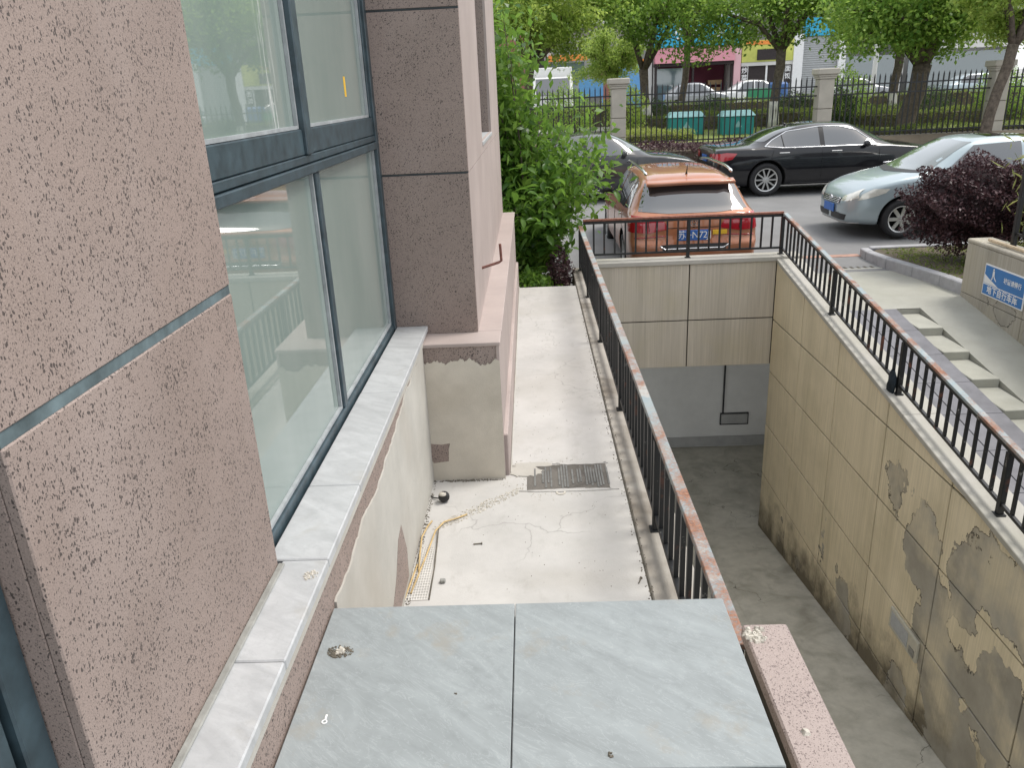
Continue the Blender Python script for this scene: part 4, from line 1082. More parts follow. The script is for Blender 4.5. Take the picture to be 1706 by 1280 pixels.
MB().prism([(42.2, 1.2), (44.15, 1.2), (44.15, 3.0), (42.9, 2.95), (42.3, 2.1)], 'x', .25, 2.25).build('cab', MT['whitepaint'], tk, .06)
MB().prism([(42.27, 2.12), (42.285, 2.10), (42.85, 2.88), (42.83, 2.90)], 'x', .4, 2.1).build('windscreen', MT['carglass'], tk)
MB().box(.3, 2.2, 42.3, 47.4, .95, 1.2).build('chassis', MT['blackplastic'], tk)
for x in (0.4, 2.1):
    for y in (43.0, 46.6): MB().lathe([(.42, -.12), (.42, .12)], 20, 'x', (x, y, SZ + .42)).build('wheel', MT['tyre'], tk)
tc = tag(empty('cargo_tricycle', (13.8, 50, SZ)), 'green and blue cargo tricycle parked in front of the shops', 'tricycle', 'vehicles on the street')
MB().box(13.0, 14.2, 49.5, 50.5, 1.25, 1.9).build('cargo_box', plain('green_truck_bed', (.03, .22, .1), .5), tc, .02)
MB().box(14.22, 15.2, 49.55, 50.45, 1.2, 2.2).build('cab', plain('blue_cab', (.05, .12, .3), .5), tc, .12)
for x in (13.3, 14.9):
    MB().lathe([(.27, -.06), (.27, .06)], 16, 'y', (x, 49.45, SZ + .27)).build('wheel', MT['tyre'], tc)
    MB().lathe([(.27, -.06), (.27, .06)], 16, 'y', (x, 50.55, SZ + .27)).build('wheel', MT['tyre'], tc)

# ------------------------------------------------------------------ fence beyond the parking
FY = 23.5
cols = [(-2.9, 'beige rendered fence pillar behind the leafy shrub'), (2.5, 'beige rendered fence pillar above the charcoal sedan'),
        (8.19, 'beige rendered fence pillar above the black sedan roof'), (12.92, 'beige rendered fence pillar beside the leaning tree trunk'), (17.9, 'beige rendered fence pillar beyond the bamboo')]
for x, lab in cols:
    e = tag(empty('fence_pillar', (x, FY, FZ - .3)), lab, 'pillar', 'fence pillars')
    for z0, z1 in ((.3, 1.02), (1.035, 1.545), (1.56, 2.33)):
        MB().box(x - .2, x + .2, FY - .2, FY + .2, z0, z1).build('block', MT['pillar'], e, .01)
    MB().box(x - .17, x + .17, FY - .17, FY + .17, .3, 2.33).build('core', MT['core'], e)
    MB().box(x - .235, x + .235, FY - .235, FY + .235, 2.331, 2.39).build('cap', MT['pillar'], e, .012)
    MB().box(x - .255, x + .255, FY - .255, FY + .255, 2.391, 2.44).build('cap', MT['pillar'], e, .012)
    MB().box(x - .29, x + .29, FY - .29, FY + .29, 2.441, 2.60).build('cap', MT['pillar'], e, .02)
pk = MB().box(-.015, .015, -.015, .015, .74, 2.30).hexa([(-.018, -.018, 2.301), (.018, -.018, 2.301), (.018, .018, 2.301), (-.018, .018, 2.301), (-.003, -.003, 2.40), (.003, -.003, 2.40), (.003, .003, 2.40), (-.003, .003, 2.40)]).mesh('picket', MT['fence'])
flab = ['black iron fence panel behind the leafy shrub', 'black iron fence panel in front of the teal bins', 'black iron fence panel in front of the thick dark tree', 'black iron fence panel beyond the silver-blue car roof']
for (x0, _), (x1, _), lab in zip(cols, cols[1:], flab):
    a, b = x0 + .2, x1 - .2
    e = tag(empty('iron_fence', ((a + b) / 2, FY, FZ)), lab, 'fence', 'iron fence panels')
    for z in (2.14, 1.90, .87): MB().box(a, b, FY - .02, FY + .02, z - .018, z + .018).build('rail', MT['fence'], e)
    MB().box(a, b, FY - .1, FY + .1, .3, .76).build('plinth', MT['mortar'], e, .01)
    n = round((b - a) / .145)
    for k in range(1, n): inst(pk, 'picket', e, (a + (b - a) * k / n, FY, 0))

# ------------------------------------------------------------------ foliage
NP = np.random.default_rng(11)
def leaf_quads(c, size, aspect=.5, up=.5, droop=0.0):
    """diamond leaf faces around centres c (N,3)"""
    n = len(c)
    d = NP.normal(size=(n, 3)); d[:, 2] -= droop; d /= np.linalg.norm(d, axis=1)[:, None]
    nr = NP.normal(size=(n, 3)); nr[:, 2] = np.abs(nr[:, 2]) + up
    s = np.cross(d, nr); s /= np.linalg.norm(s, axis=1)[:, None] + 1e-9
    L = size * NP.uniform(.65, 1.25, (n, 1)); W = L * aspect
    nn = np.cross(s, d)
    q = np.empty((n, 4, 3))
    q[:, 0] = c - d * L * .5; q[:, 2] = c + d * L * .5
    q[:, 1] = c + s * W * .5 + nn * L * .06; q[:, 3] = c - s * W * .5 + nn * L * .06
    return q.reshape(-1, 3)
def blob(n, c, r, shell=.55):
    v = NP.normal(size=(n, 3)); v /= np.linalg.norm(v, axis=1)[:, None]
    rad = shell + (1 - shell) * NP.random((n, 1)) ** .6
    lump = 1 + .16 * np.sin(v[:, :1] * 5 + c[0]) * np.cos(v[:, 1:2] * 6 + c[1]) + .12 * np.sin(v[:, 2:] * 9 + v[:, :1] * 7)
    return np.asarray(c) + v * rad * lump * np.asarray(r)

def tree(name, label, base, fork, limbs, crown_c, crown_r, mat, nleaf=11000, tr=.16, lime=True, lean=(0, 0), leaf=.13, seed=1, group='street trees', wob=.12):
    rg = random.Random(seed)
    e = tag(empty(name, base), label, 'tree', group)
    b = Vector(base); f = Vector(fork)
    t = MB()
    zs = [0, .08, .3, .55, .8, 1]
    pts = [b.lerp(f, k) + Vector((wob * math.sin(k * 5 + seed), wob * .5 * math.cos(k * 4), 0)) * k * (1 - k) * 2 for k in zs]
    rad = [tr * 1.25, tr * 1.08, tr, tr * .95, tr * .95, tr * 1.02]
    t.tube(pts, rad, 12)
    tips = []
    crown_c = (crown_c[0], crown_c[1], crown_c[2] - .4); c = Vector(crown_c)
    for k in range(limbs):
        a = 2 * math.pi * k / limbs + rg.uniform(-.4, .4)
        end = c + Vector((math.cos(a) * crown_r[0] * rg.uniform(.5, .8), math.sin(a) * crown_r[1] * rg.uniform(.5, .8), rg.uniform(-.25, .5) * crown_r[2]))
        m1 = f.lerp(end, .35) + Vector((0, 0, .25 * crown_r[2] * rg.uniform(.2, 1)))
        m2 = f.lerp(end, .7) + Vector((rg.uniform(-.2, .2), rg.uniform(-.2, .2), .25 * crown_r[2] * rg.uniform(.2, .8)))
        t.tube([f - Vector((0, 0, .1)), m1, m2, end], [tr * .62, tr * .45, tr * .3, tr * .1], 8)
        tips += [end, m2]
        for _ in range(4):
            s0 = m1.lerp(end, rg.uniform(0, .9))
            s1 = s0 + Vector((rg.uniform(-1, 1) * crown_r[0] * .45, rg.uniform(-1, 1) * crown_r[1] * .45, rg.uniform(-.35, .5) * crown_r[2]))
            t.tube([s0, s0.lerp(s1, .5) + Vector((0, 0, .12)), s1], [tr * .2, tr * .13, tr * .05], 6)
            tips += [s1, s0.lerp(s1, .6)]
    trunk = t.build('trunk', MT['bark'], e, 0, True)
    if lime:
        h = .9 / max(.1, f.z - b.z)
        p2 = [b + (f - b) * k * h + Vector((wob * math.sin(k * h * 5 + seed), wob * .5 * math.cos(k * h * 4), 0)) * (k * h) * (1 - k * h) * 2 for k in (0, .33, .66, 1)]
        MB().tube(p2, [tr * 1.27, tr * 1.12, tr * 1.05, tr * 1.02], 12).build('whitewash', MT['lime'], e, 0, True)
    per = max(20, int(nleaf * 2.2) // (len(tips) + 14))
    cl = [blob(per, p, np.array([.75, .75, .5]) * rg.uniform(.7, 1.25) * crown_r[0] / 3.0, .2) for p in tips]
    for _ in range(14):
        v = NP.normal(size=3); v /= np.linalg.norm(v)
        cl.append(blob(per, np.array(crown_c) + v * np.array(crown_r) * rg.uniform(.55, .95), np.array([.95, .95, .55]) * rg.uniform(.7, 1.2) * crown_r[0] / 3.0, .2))
    inst(from_np('crown', leaf_quads(np.concatenate(cl), leaf * 1.12, .6, .6, .3), 4, mat), 'crown', e)
    return e

ST = 'street trees'
tree('street_tree', 'straight tree with whitewashed foot and forked limbs behind the black sedan', (8.75, 30, FZ), (8.85, 30, 3.35), 6, (9.0, 30, 5.6), (3.3, 3.0, 2.0), MT['leaf_tree'], 9000, .165, seed=3)
tree('street_tree', 'multi-stemmed tree with whitewashed foot in front of the blue shop board', (4.6, 32, FZ), (4.35, 32, 2.95), 5, (4.2, 32, 6.1), (3.4, 3.0, 2.3), MT['leaf_tree'], 9000, .17, seed=8)
tree('street_tree', 'thick dark-trunked tree behind the fence with a low dense crown', (11.6, 26, FZ), (11.95, 26, 2.6), 6, (11.6, 26, 4.6), (3.1, 2.4, 1.75), MT['leaf_tree'], 10000, .26, lime=False, seed=5)
tree('street_tree', 'slender leaning tree rising beside the fence pillar', (12.15, 22.4, .5), (12.55, 22.4, 2.95), 5, (13.0, 22.6, 4.7), (2.1, 1.6, 1.5), MT['leaf_light'], 6000, .14, lime=False, seed=9, leaf=.11)
tree('street_tree', 'tree with brown limbs rising above the leafy shrub', (-.2, 30, FZ), (.1, 30, 3.2), 5, (.6, 30, 5.8), (3.2, 2.6, 2.4), MT['leaf_light'], 9000, .16, seed=12)
tree('street_tree', 'tree with hanging foliage above the grey roller shutter', (14.6, 34, FZ), (14.7, 34, 3.1), 6, (14.4, 34, 5.3), (3.3, 2.6, 2.1), MT['leaf_tree'], 9000, .17, seed=15)
tree('street_tree', 'far tree with a full crown beyond the bamboo', (19.6, 33, FZ), (19.6, 33, 3.0), 6, (19.4, 33, 5.4), (3.6, 2.6, 2.4), MT['leaf_light'], 9000, .18, seed=18)
tree('street_tree', 'reddish-trunked tree with a low rounded pale green crown', (4.0, 40, FZ), (4.0, 40, 2.4), 6, (3.6, 40, 4.1), (1.75, 1.5, 1.5), MT['leaf_light'], 7000, .15, lime=False, seed=21, leaf=.11)
tree('street_tree', 'tree whose crown fills the gap between pink shop and shutter', (6.7, 37, FZ), (6.9, 37, 4.0), 5, (7.4, 36, 7.0), (3.6, 3.0, 2.2), MT['leaf_tree'], 8000, .15, seed=23)
tree('street_tree', 'young tree with thin stem left of the white truck', (-3.4, 27, FZ), (-3.2, 27, 3.2), 5, (-2.2, 27, 5.2), (3.0, 2.4, 2.4), MT['leaf_light'], 8000, .12, seed=27)

def bush(name, label, c, r, mat, n, leaf, group=None, cat='bush', stems=True):
    e = tag(empty(name, (c[0], c[1], c[2] - r[2])), label, cat, group)
    if stems:
        m = MB(); rg = random.Random(int(c[0] * 100))
        for _ in range(7):
            a = rg.uniform(0, 6.28)
            m.tube([(c[0] + .1 * math.cos(a), c[1] + .1 * math.sin(a), c[2] - r[2] * 1.02), (c[0] + r[0] * .4 * math.cos(a), c[1] + r[1] * .4 * math.sin(a), c[2] - r[2] * .2), (c[0] + r[0] * .7 * math.cos(a), c[1] + r[1] * .7 * math.sin(a), c[2] + r[2] * .35)], [.025, .018, .006], 6)
        m.build('stems', MT['bark'], e, 0, True)
    k = blob(n, c, r, .5)
    inst(from_np('foliage', leaf_quads(k, leaf, .5, .4), 4, mat), 'foliage', e)
    return e
for x, y, rx, h, lab in ((5.05, 33.2, .6, 1.05, 'round dark bush in front of the grey car'), (7.25, 33.6, .72, 1.1, 'round dark bush in front of the maroon shop interior'),
                         (10.2, 32.4, .75, 1.15, 'round dark bush right of the straight whitewashed tree'), (9.9, 26.9, .6, 1.2, 'round dark bush beside the pillar above the black sedan'), (13.5, 28.6, .8, 1.15, 'round dark bush between the thick tree and the slender tree')):
    bush('round_bush', lab, (x, y, FZ + h * .5), (rx, rx, h * .55), MT['leaf_dark'], 2600, .07, 'round bushes beyond the fence')
for x, y, rx, h, mt, lab in ((3.35, 29.0, .75, 1.75, 'leaf_light', 'upright bright green shrub beside the pillar above the charcoal sedan'), (10.9, 29.5, .95, 1.9, 'leaf_tree', 'tall loose green shrub beside the pillar above the black sedan'),
                         (15.4, 27.6, .9, 1.6, 'leaf_tree', 'tall loose green shrub behind the slender leaning tree'), (1.2, 26.0, .9, 1.7, 'leaf_tree', 'broad green shrub behind the charcoal sedan')):
    bush('garden_shrub', lab, (x, y, FZ + h * .5), (rx, rx, h * .55), MT[mt], 3200, .085, 'shrubs beyond the fence')

def hedge(name, label, x0, x1, y0, y1, z0, z1, mat, dens, leaf, rough=.06, group=None, kind=None, slope=None):
    n = int((x1 - x0) * dens)
    p = np.stack([NP.uniform(x0, x1, n), NP.uniform(y0, y1, n), NP.uniform(0, 1, n)], 1)
    side = NP.random(n)
    top = side < .5; fr = (side >= .5) & (side < .85)
    p[top, 2] = 1 - NP.random(top.sum()) ** 2 * .15
    p[fr, 1] = y0 + NP.random(fr.sum()) ** 2 * .15
    zt = z1 + .05 * np.sin(p[:, 0] * 2.3) + .04 * np.sin(p[:, 0] * 5.1 + p[:, 1] * 3)
    p[:, 2] = z0 + p[:, 2] * (zt - z0)
    p += NP.normal(size=p.shape) * rough * .5
    e = tag(empty(name, ((x0 + x1) / 2, (y0 + y1) / 2, z0)), label, 'hedge', group)
    core = MB().box(x0 + .05, x1 - .05, y0 + .08, y1 - .08, z0 - .05, z1 - .12).build('stems', MT['soil'], e)
    inst(from_np('foliage', leaf_quads(p, leaf, .5, .5), 4, mat), 'foliage', e)
    return e
hedge('purple_hedge', 'clipped dark purple hedge along the bank below the fence', -3, 8.6, 21.3, 22.9, .15, .86, MT['leaf_purple'], 1500, .075)
hedge('yellow_hedge', 'low yellow-green clipped hedge in front of the left teal bin', 2.9, 5.0, 25.0, 26.2, FZ, 1.05, MT['leaf_yellow'], 1600, .06)
hedge('clipped_hedge', 'long clipped green hedge with pale top behind the teal bins', 3.0, 14.2, 30.6, 31.5, FZ, 1.32, MT['leaf_hedge'], 900, .075)
hedge('clipped_hedge', 'clipped green hedge behind the fence beside the thick tree', 9.0, 16.5, 27.2, 27.9, FZ, 1.25, MT['leaf_hedge'], 900, .075)
hedge('ground_hedge', 'thin green ground cover at the foot of the fence', 8.8, 17, 23.75, 24.2, FZ, .95, MT['leaf_hedge'], 700, .06)
hedge('clipped_hedge', 'clipped hedge along the far street kerb', -4, 30, 36.2, 37.0, FZ - .06, 1.62, MT['leaf_hedge'], 500, .09)
gn = 9000
gp = np.stack([NP.uniform(-4, 20, gn), NP.uniform(24.2, 30.3, gn), np.full(gn, FZ + .03)], 1)
tag(inst(from_np('grass', leaf_quads(gp, .09, .25, .1), 4, MT['leaf_yellow']), 'grass'), 'short yellow-green grass behind the fence', 'grass', kind='stuff')

# purple bush and bamboo beside the sign wall
pb_ = bush('purple_bush', 'rounded dark purple bush overhanging the kerb in front of the silver-blue car', (6.0, 11.0, .70), (.86, .70, .60), MT['leaf_purple'], 24000, .052)
inst(from_np('foliage', leaf_quads(blob(12000, (6.75, 10.6, .80), (.70, .6, .58), .5), .052, .5, .4), 4, MT['leaf_purple']), 'foliage', pb_)
for cc, rr3 in (((6.0, 11.0, .70), (.66, .52, .44)), ((6.75, 10.6, .80), (.52, .44, .42))):
    mcore = MB().lathe([(.001, -1), (.5, -.86), (.86, -.5), (1, 0), (.86, .5), (.5, .86), (.001, 1)], 20, 'z')
    for v in mcore.bm.verts: v.co = Vector((v.co.x * rr3[0] + cc[0], v.co.y * rr3[1] + cc[1], v.co.z * rr3[2] + cc[2]))
    mcore.build('twig_core', plain('purple_twigs', (.03, .018, .02), .9, .4, 30, bump=.8, bscale=20), pb_, 0, True)
bmb = tag(empty('bamboo_plant', (6.0, 9.3, .3)), 'yellow-green bamboo leaves poking past the black garden railing', 'plant')
mm = MB(); lp = []
for k in range(16):
    bx, by = 5.62 + NP.random() * .7, 8.6 + NP.random() * 1.2
    tip = Vector((bx + NP.uniform(-.35, .2), by + NP.uniform(-.2, .3), 1.3 + NP.random() * .55))
    mid = Vector((bx, by, .9))
    mm.tube([(bx, by, .25), mid, tip], [.008, .006, .002], 5)
    for t in NP.random(34):
        q = Vector((bx, by, .25)).lerp(mid, t * 2) if t < .5 else mid.lerp(tip, t * 2 - 1)
        lp.append(np.array(q) + NP.normal(size=3) * .09)
mm.build('canes', MT['leaf_bamboo'], bmb)
inst(from_np('foliage', leaf_quads(np.array(lp), .17, .13, .2, .5), 4, MT['leaf_bamboo']), 'foliage', bmb)
gp = np.stack([NP.uniform(5.15, 8, 2600), NP.uniform(9.7, 11.95, 2600), np.full(2600, -.075)], 1)
gp = gp[gp[:, 0] > 5.12 + (11.9 - gp[:, 1]) * .12]
tag(inst(from_np('bed_grass', leaf_quads(gp, .075, .2, .1), 4, MT['leaf_hedge']), 'bed_grass'), 'sparse grass and dry leaves under the purple bush', 'grass', kind='stuff')

# leafy shrub at the end of the path -------------------------------------------------------
shr = tag(empty('leafy_shrub', (.0, 11.0, -.2)), 'tall bright green leafy shrub at the end of the path', 'shrub')
sm = MB(); sp = []
rg = random.Random(4)
shoots = []
for k in range(38):
    a = rg.uniform(0, 6.28)
    b0 = Vector((-.15 + .2 * math.cos(a), 11.0 + .25 * math.sin(a), -.25))
    if k < 3: ex, ez = rg.uniform(.8, 1.1), rg.uniform(1.25, 1.75)
    elif k < 15: ex, ez = rg.uniform(-.9, -.12), rg.uniform(2.2, 3.5)
    else: ex, ez = rg.uniform(-.7, .55), rg.uniform(.9, 2.05)
    tip = Vector((ex, 11.0 + rg.uniform(-.7, .8), ez))
    mid = b0.lerp(tip, .5) + Vector((-.12 * ex, 0, .25))
    shoots.append((b0, mid, tip))
for k in range(9):                                   # low side shoots
    tip = Vector((rg.uniform(-.4, .42), 10.3 + rg.uniform(-.3, .6), rg.uniform(.15, 1.1))); b0 = Vector((0, 10.9, -.2))
    shoots.append((b0, b0.lerp(tip, .5) + Vector((0, 0, .2)), tip))
for b0, mid, tip in shoots:
    sm.tube([b0, b0.lerp(mid, .5), mid, mid.lerp(tip, .5), tip], [.022, .018, .013, .009, .004], 6)
    n = int(90 + 85 * (tip - b0).length)
    for _ in range(n):
        t = rg.random() ** .7
        q = b0.lerp(mid, t * 2) if t < .5 else mid.lerp(tip, t * 2 - 1)
        if q.z < .15: q.z += .3
        s_ = .10 + .13 * min(1, t * 1.2)
        sp.append((q.x + rg.gauss(0, s_), q.y + rg.gauss(0, s_), q.z + rg.gauss(0, s_)))
sm.build('stems', MT['bark'], shr, 0, True)
sp = np.array(sp)
order = np.argsort(sp[:, 1] + .15 * np.abs(sp[:, 0] - .2))
near, rest = sp[order[:280]], sp[order[280:]]
inst(from_np('foliage', leaf_quads(rest, .135, .48, .5, .5), 4, MT['leaf_shrub']), 'foliage', shr)['kind'] = 'stuff'
lf = []
for k in range(5):
    L = .155; w = L * .24
    ms = MB()
    ctr = [(-L / 2 + L * t, -.018 * (2 * t - .8) ** 2) for t in (0, .25, .5, .75, 1)]
    wd = [.004, w * .85, w, w * .7, .001]
    ms.grid([[(x, s_ * ww, z - (.012 if s_ == 0 else 0)) for s_ in (-1, 0, 1)] for (x, z), ww in zip(ctr, wd)])
    lf.append(ms.mesh('leaf', MT['leaf_shrub'], 0, True))
for k, p in enumerate(near):
    s_ = rg.uniform(.75, 1.2)
    inst(lf[k % 5], 'leaf', shr, p, (rg.uniform(-.7, .7), rg.uniform(-.2, 1.0), rg.uniform(0, 6.28)), (s_, s_, s_))
lowp = bush('low_purple_shrub', 'small purple-leaved shrub at the foot of the path railing', (.33, 10.15, .17), (.16, .4, .30), MT['leaf_purple'], 1500, .05)
bush('low_green_shrub', 'low dark green ground shrub at the very end of the path', (-.05, 9.85, .05), (.33, .35, .22), MT['leaf_shrub'], 900, .08)
tag(MB().prism([(-12, 9.6), (-.37, 9.6), (-.37, 9.40), (.49, 9.40), (.49, 10.39), (.49, 11.4), (-12, 11.4)], 'z', -.6, -.14).build('shrub_bed', MT['soil']), kind='structure')

# ------------------------------------------------------------------ bins behind the fence
for x0, x1, y, lab in ((4.62, 5.75, 27.5, 'teal bin with pale lid next to the yellow-green hedge'), (6.15, 7.15, 26.6, 'teal bin with pale lid behind the tail of the black sedan')):
    e = tag(empty('refuse_bin', ((x0 + x1) / 2, y, FZ)), lab, 'bin', 'teal bins')
    MB().box(x0, x1, y, y + .7, FZ, 1.33).build('body', MT['teal'], e, .03)
    MB().hexa([(x0 - .04, y - .04, 1.332), (x1 + .04, y - .04, 1.332), (x1 + .04, y + .74, 1.332), (x0 - .04, y + .74, 1.332),
               (x0 + .08, y + .1, 1.5), (x1 - .08, y + .1, 1.5), (x1 - .08, y + .6, 1.5), (x0 + .08, y + .6, 1.5)]).build('lid', MT['teal_lid'], e, .01)
    xm = (x0 + x1) / 2
    MB().prism([(xm - .12, 1.0), (xm + .12, 1.0), (xm, 1.2)], 'y', y - .004, y - .001).build('recycling_mark', MT['teal_lid'], e)

# ------------------------------------------------------------------ shops across the street
SY = 60.0
def shop(label, x0, x1, top): 
    e = tag(empty('shop_building', ((x0 + x1) / 2, SY, SZ)), label, 'shop', 'shops across the street')
    MB().box(x0, x1, SY + 3.0, SY + 9, SZ, top).box(x0, x1, SY + .3, SY + 3.0, 6.5, top).box(x0, x0 + .3, SY + .3, SY + 3.0, SZ, 6.5).box(x1 - .3, x1, SY + .3, SY + 3.0, SZ, 6.5).build('wall', MT['shop_white'], e)
    return e
e = shop('pink fronted shop with a cyan sign board across the street', 8.9, 14.75, 11)
MB().box(8.9, 14.7, SY - .25, SY + .3, 4.75, 6.5).build('sign_board', MT['shop_blue'], e)
MB().hexa([(8.9, SY - .6, 3.72), (14.4, SY - .6, 3.72), (14.4, SY + .3, 3.72), (8.9, SY + .3, 3.72), (8.9, SY - .2, 4.72), (14.4, SY - .2, 4.72), (14.4, SY + .3, 4.72), (8.9, SY + .3, 4.72)]).build('fascia', MT['shop_pink'], e)
MB().box(14.42, 14.88, SY - .3, SY + .3, SZ, 4.5).build('column', MT['shop_pinkcol'], e)
MB().box(8.9, 14.4, SY - .3, SY + .28, 3.5, 3.715).build('lintel', MT['shop_dark'], e)
MB().box(8.9, 14.4, SY + 2.6, SY + 2.99, SZ, 6.4).build('back_wall', MT['shop_maroon'], e)
MB().box(9.0, 11.0, SY - .05, SY + .02, SZ + .3, 3.4).build('shop_window', MT['shop_glass'], e)
for x in (8.95, 11.02, 11.55, 14.25):
    MB().box(x, x + .14, SY - .12, SY + .1, SZ, 3.5).build('post', MT['shop_dark'], e)
MB().box(12.1, 13.0, SY + .8, SY + 1.5, SZ, 1.9).build('counter', MT['wood'], e)
for z in (1.2, 1.7, 2.2): MB().box(13.1, 14.1, SY + 1.8, SY + 2.3, z, z + .3).build('shelf_goods', MT['wood'], e)
for ch_, xx in zip('\u5c0f\u5403\u5e97', (10.6, 11.7, 13.3)):
    inst(text_mesh(ch_, .85, MT['white'], .01, bold=.02), 'lettering', e, (xx, SY - .262, 5.6), (R(90), 0, 0))
e = shop('lime boarded eatery with black hanging character signs across the street', 14.9, 19.1, 11)
MB().box(14.95, 18.5, SY - .2, SY + .28, 3.55, 4.95).build('sign_board', MT['shop_lime'], e)
MB().box(15.2, 17.0, SY - .24, SY - .205, 4.65, 4.9).build('sign_board_stripe', MT['shop_orange'], e)
MB().box(16.0, 17.3, SY - .25, SY - .205, 3.65, 4.35).build('board_window', MT['shop_dark'], e)
MB().box(14.95, 18.5, SY - .15, SY + .28, 3.3, 3.54).build('lintel', MT['shop_white'], e)
MB().box(15.5, 17.9, SY + .05, SY + .12, 1.7, 3.3).build('shop_window', MT['shop_dark'], e)
for x in (15.36, 16.7, 17.9): MB().box(x, x + .12, SY - .05, SY + .2, SZ, 3.3).build('post', MT['white'], e)
MB().box(18.5, 19.15, SY - .3, SY + .28, SZ, 5.2).build('column', MT['white'], e)
for x, s_ in ((14.98, '\u7092\u83dc\u5c0f\u5403'), (18.0, '\u9762\u996d')):
    q = MB().box(x, x + .42, SY - .16, SY - .1, 1.2 if len(s_) > 2 else 2.1, 3.25).build('hanging_sign', MT['shop_dark'], e)
    for k, c_ in enumerate(s_): inst(text_mesh(c_, .42, MT['white'], .005, bold=.008), 'lettering', q, (x + .21, SY - .17, 3.0 - .48 * k), (R(90), 0, 0))
e = shop('shop front closed by a pale grey roller shutter', 19.2, 26, 11)
MB().box(19.2, 21.6, SY + .02, SY + .1, SZ, 5.0).build('shutter', MT['shutter'], e)
sl_ = MB().box(19.2, 21.6, SY - .03, SY + .02, 0, .09).mesh('shutter_slat', MT['shutter'], .02)
for k in range(28): inst(sl_, 'shutter_slat', e, (0, 0, SZ + .02 + k * .145))
MB().box(21.62, 22.1, SY - .3, SY + .3, SZ, 5.2).build('column', MT['white'], e)
MB().box(22.2, 25.6, SY, SY + .1, SZ + .2, 3.6).build('shop_window', MT['shop_glass'], e)
MB().box(19.2, 26, SY - .25, SY + .28, 5.05, 6.2).build('sign_board', MT['shop_blue'], e)
for x0, x1, lab in ((26.1, 34, 'pale end shop beyond the slender tree'),):
    e = shop(lab, x0, x1, 11)
    MB().box(x0 + .5, x1 - .5, SY + .02, SY + .1, SZ + .2, 3.6).build('shop_window', MT['shop_glass'], e)
    MB().box(x0, x1, SY - .25, SY + .28, 3.8, 5.0).build('sign_board', MT['shop_white'], e)
e = shop('white shop with orange board and light blue doors behind the rounded tree', 1.4, 8.8, 11)
MB().box(1.5, 4.2, SY - .25, SY + .28, 4.2, 4.6).build('sign_board', MT['shop_orange'], e)
MB().box(1.6, 4.0, SY, SY + .1, SZ + .1, 4.1).build('shop_window', MT['shop_glass'], e)
MB().box(5.2, 6.2, SY - .1, SY + .28, SZ, 4.6).build('column', MT['shop_brown'], e)
for x in (6.25, 7.2): MB().box(x, x + .9, SY, SY + .1, SZ, 3.9).build('door', MT['shop_door'], e)
MB().box(6.22, 8.2, SY - .05, SY + .1, 3.92, 4.1).build('lintel', MT['shop_orange'], e)
e = shop('brown-red clad shop glimpsed above the leafy shrub', -8, 1.3, 11)
MB().box(-3, -.2, SY - .1, SY + .28, SZ, 6.0).build('column', MT['shop_brown'], e)
MB().box(-.1, 1.2, SY + .02, SY + .1, SZ, 5.6).build('shop_window', MT['shop_dark'], e)
for b_ in [o for o in list(bpy.data.objects) if o.name.startswith('shop_building')]:
    x0 = b_.location.x
    for k in (-1.6, .2, 2.0):
        w_ = MB().box(x0 + k - .6, x0 + k + .6, SY + .24, SY + .29, 7.2, 9.0).build('upper_window', MT['shop_glass'], b_)
pp = tag(empty('street_pole', (16.6, 41, SZ)), 'white street pole standing between the tree trunks', 'pole')
MB().tube([(16.6, 41, SZ), (16.6, 41, 7)], .11, 12).build('shaft', MT['white'], pp, 0, True)
MB().lathe([(.2, 0), (.18, .15), (.12, .2)], 12, 'z', (16.6, 41, SZ)).build('base', MT['pillar'], pp)
ban = tag(MB().box(2.7, 4.0, 45, 45.06, 1.9, 2.8).box(2.72, 2.78, 45.01, 45.05, SZ, 1.9).box(3.92, 3.98, 45.01, 45.05, SZ, 1.9).build('advert_board', MT['shop_door']), 'blue advert board standing beside the white truck', 'advert board')

# ------------------------------------------------------------------ small things
mh = tag(empty('hatch_cover', (.13, 4.35, .16)), 'worn rectangular steel hatch cover set into the path', 'hatch cover')
hm = mat_concrete('cement_smeared_steel', (0.15, 0.138, 0.122), (0.045, 0.04, 0.036), 1.0, 9, .6)
MB().box(-.09, .405, 4.19, 4.52, .12, .1635).build('plate', hm, mh, .002)
rb = MB().box(-.005, .005, -.155, .155, 0, .003).mesh('rib', MT['steelgrate'])
for k in range(30):
    if rnd.random() < .62: inst(rb, 'rib', mh, (-.075 + k * .0165, 4.355 + rnd.uniform(-.012, .012), .1637), (0, 0, 0), (1, rnd.uniform(.5, 1.02), 1))
def tear(cx, cy, rx, ry, n=26, j=.22):
    return [(cx + rx * math.cos(6.283 * k / n) * rnd.uniform(1 - j, 1 + j), cy + ry * math.sin(6.283 * k / n) * rnd.uniform(1 - j, 1 + j)) for k in range(n)]
MB().prism(tear(-.10, 4.44, .10, .075), 'z', .158, .1662).build('cement_smear', MT['plaster_pale'], mh)
MB().prism(tear(-.055, 4.53, .13, .035), 'z', .158, .1656).build('cement_smear', MT['plaster_pale'], mh)
MB().prism(tear(.26, 4.535, .16, .022), 'z', .158, .1652).build('cement_smear', MT['path'], mh)
MB().prism(tear(.16, 4.18, .26, .016, 40), 'z', .158, .1650).build('cement_smear', MT['path'], mh)
MB().lathe([(.03, 0), (.03, .004), (.018, .004), (.018, 0)], 16, 'z', (.11, 4.155, .1602), True).build('lift_ring', MT['rubble'], mh)
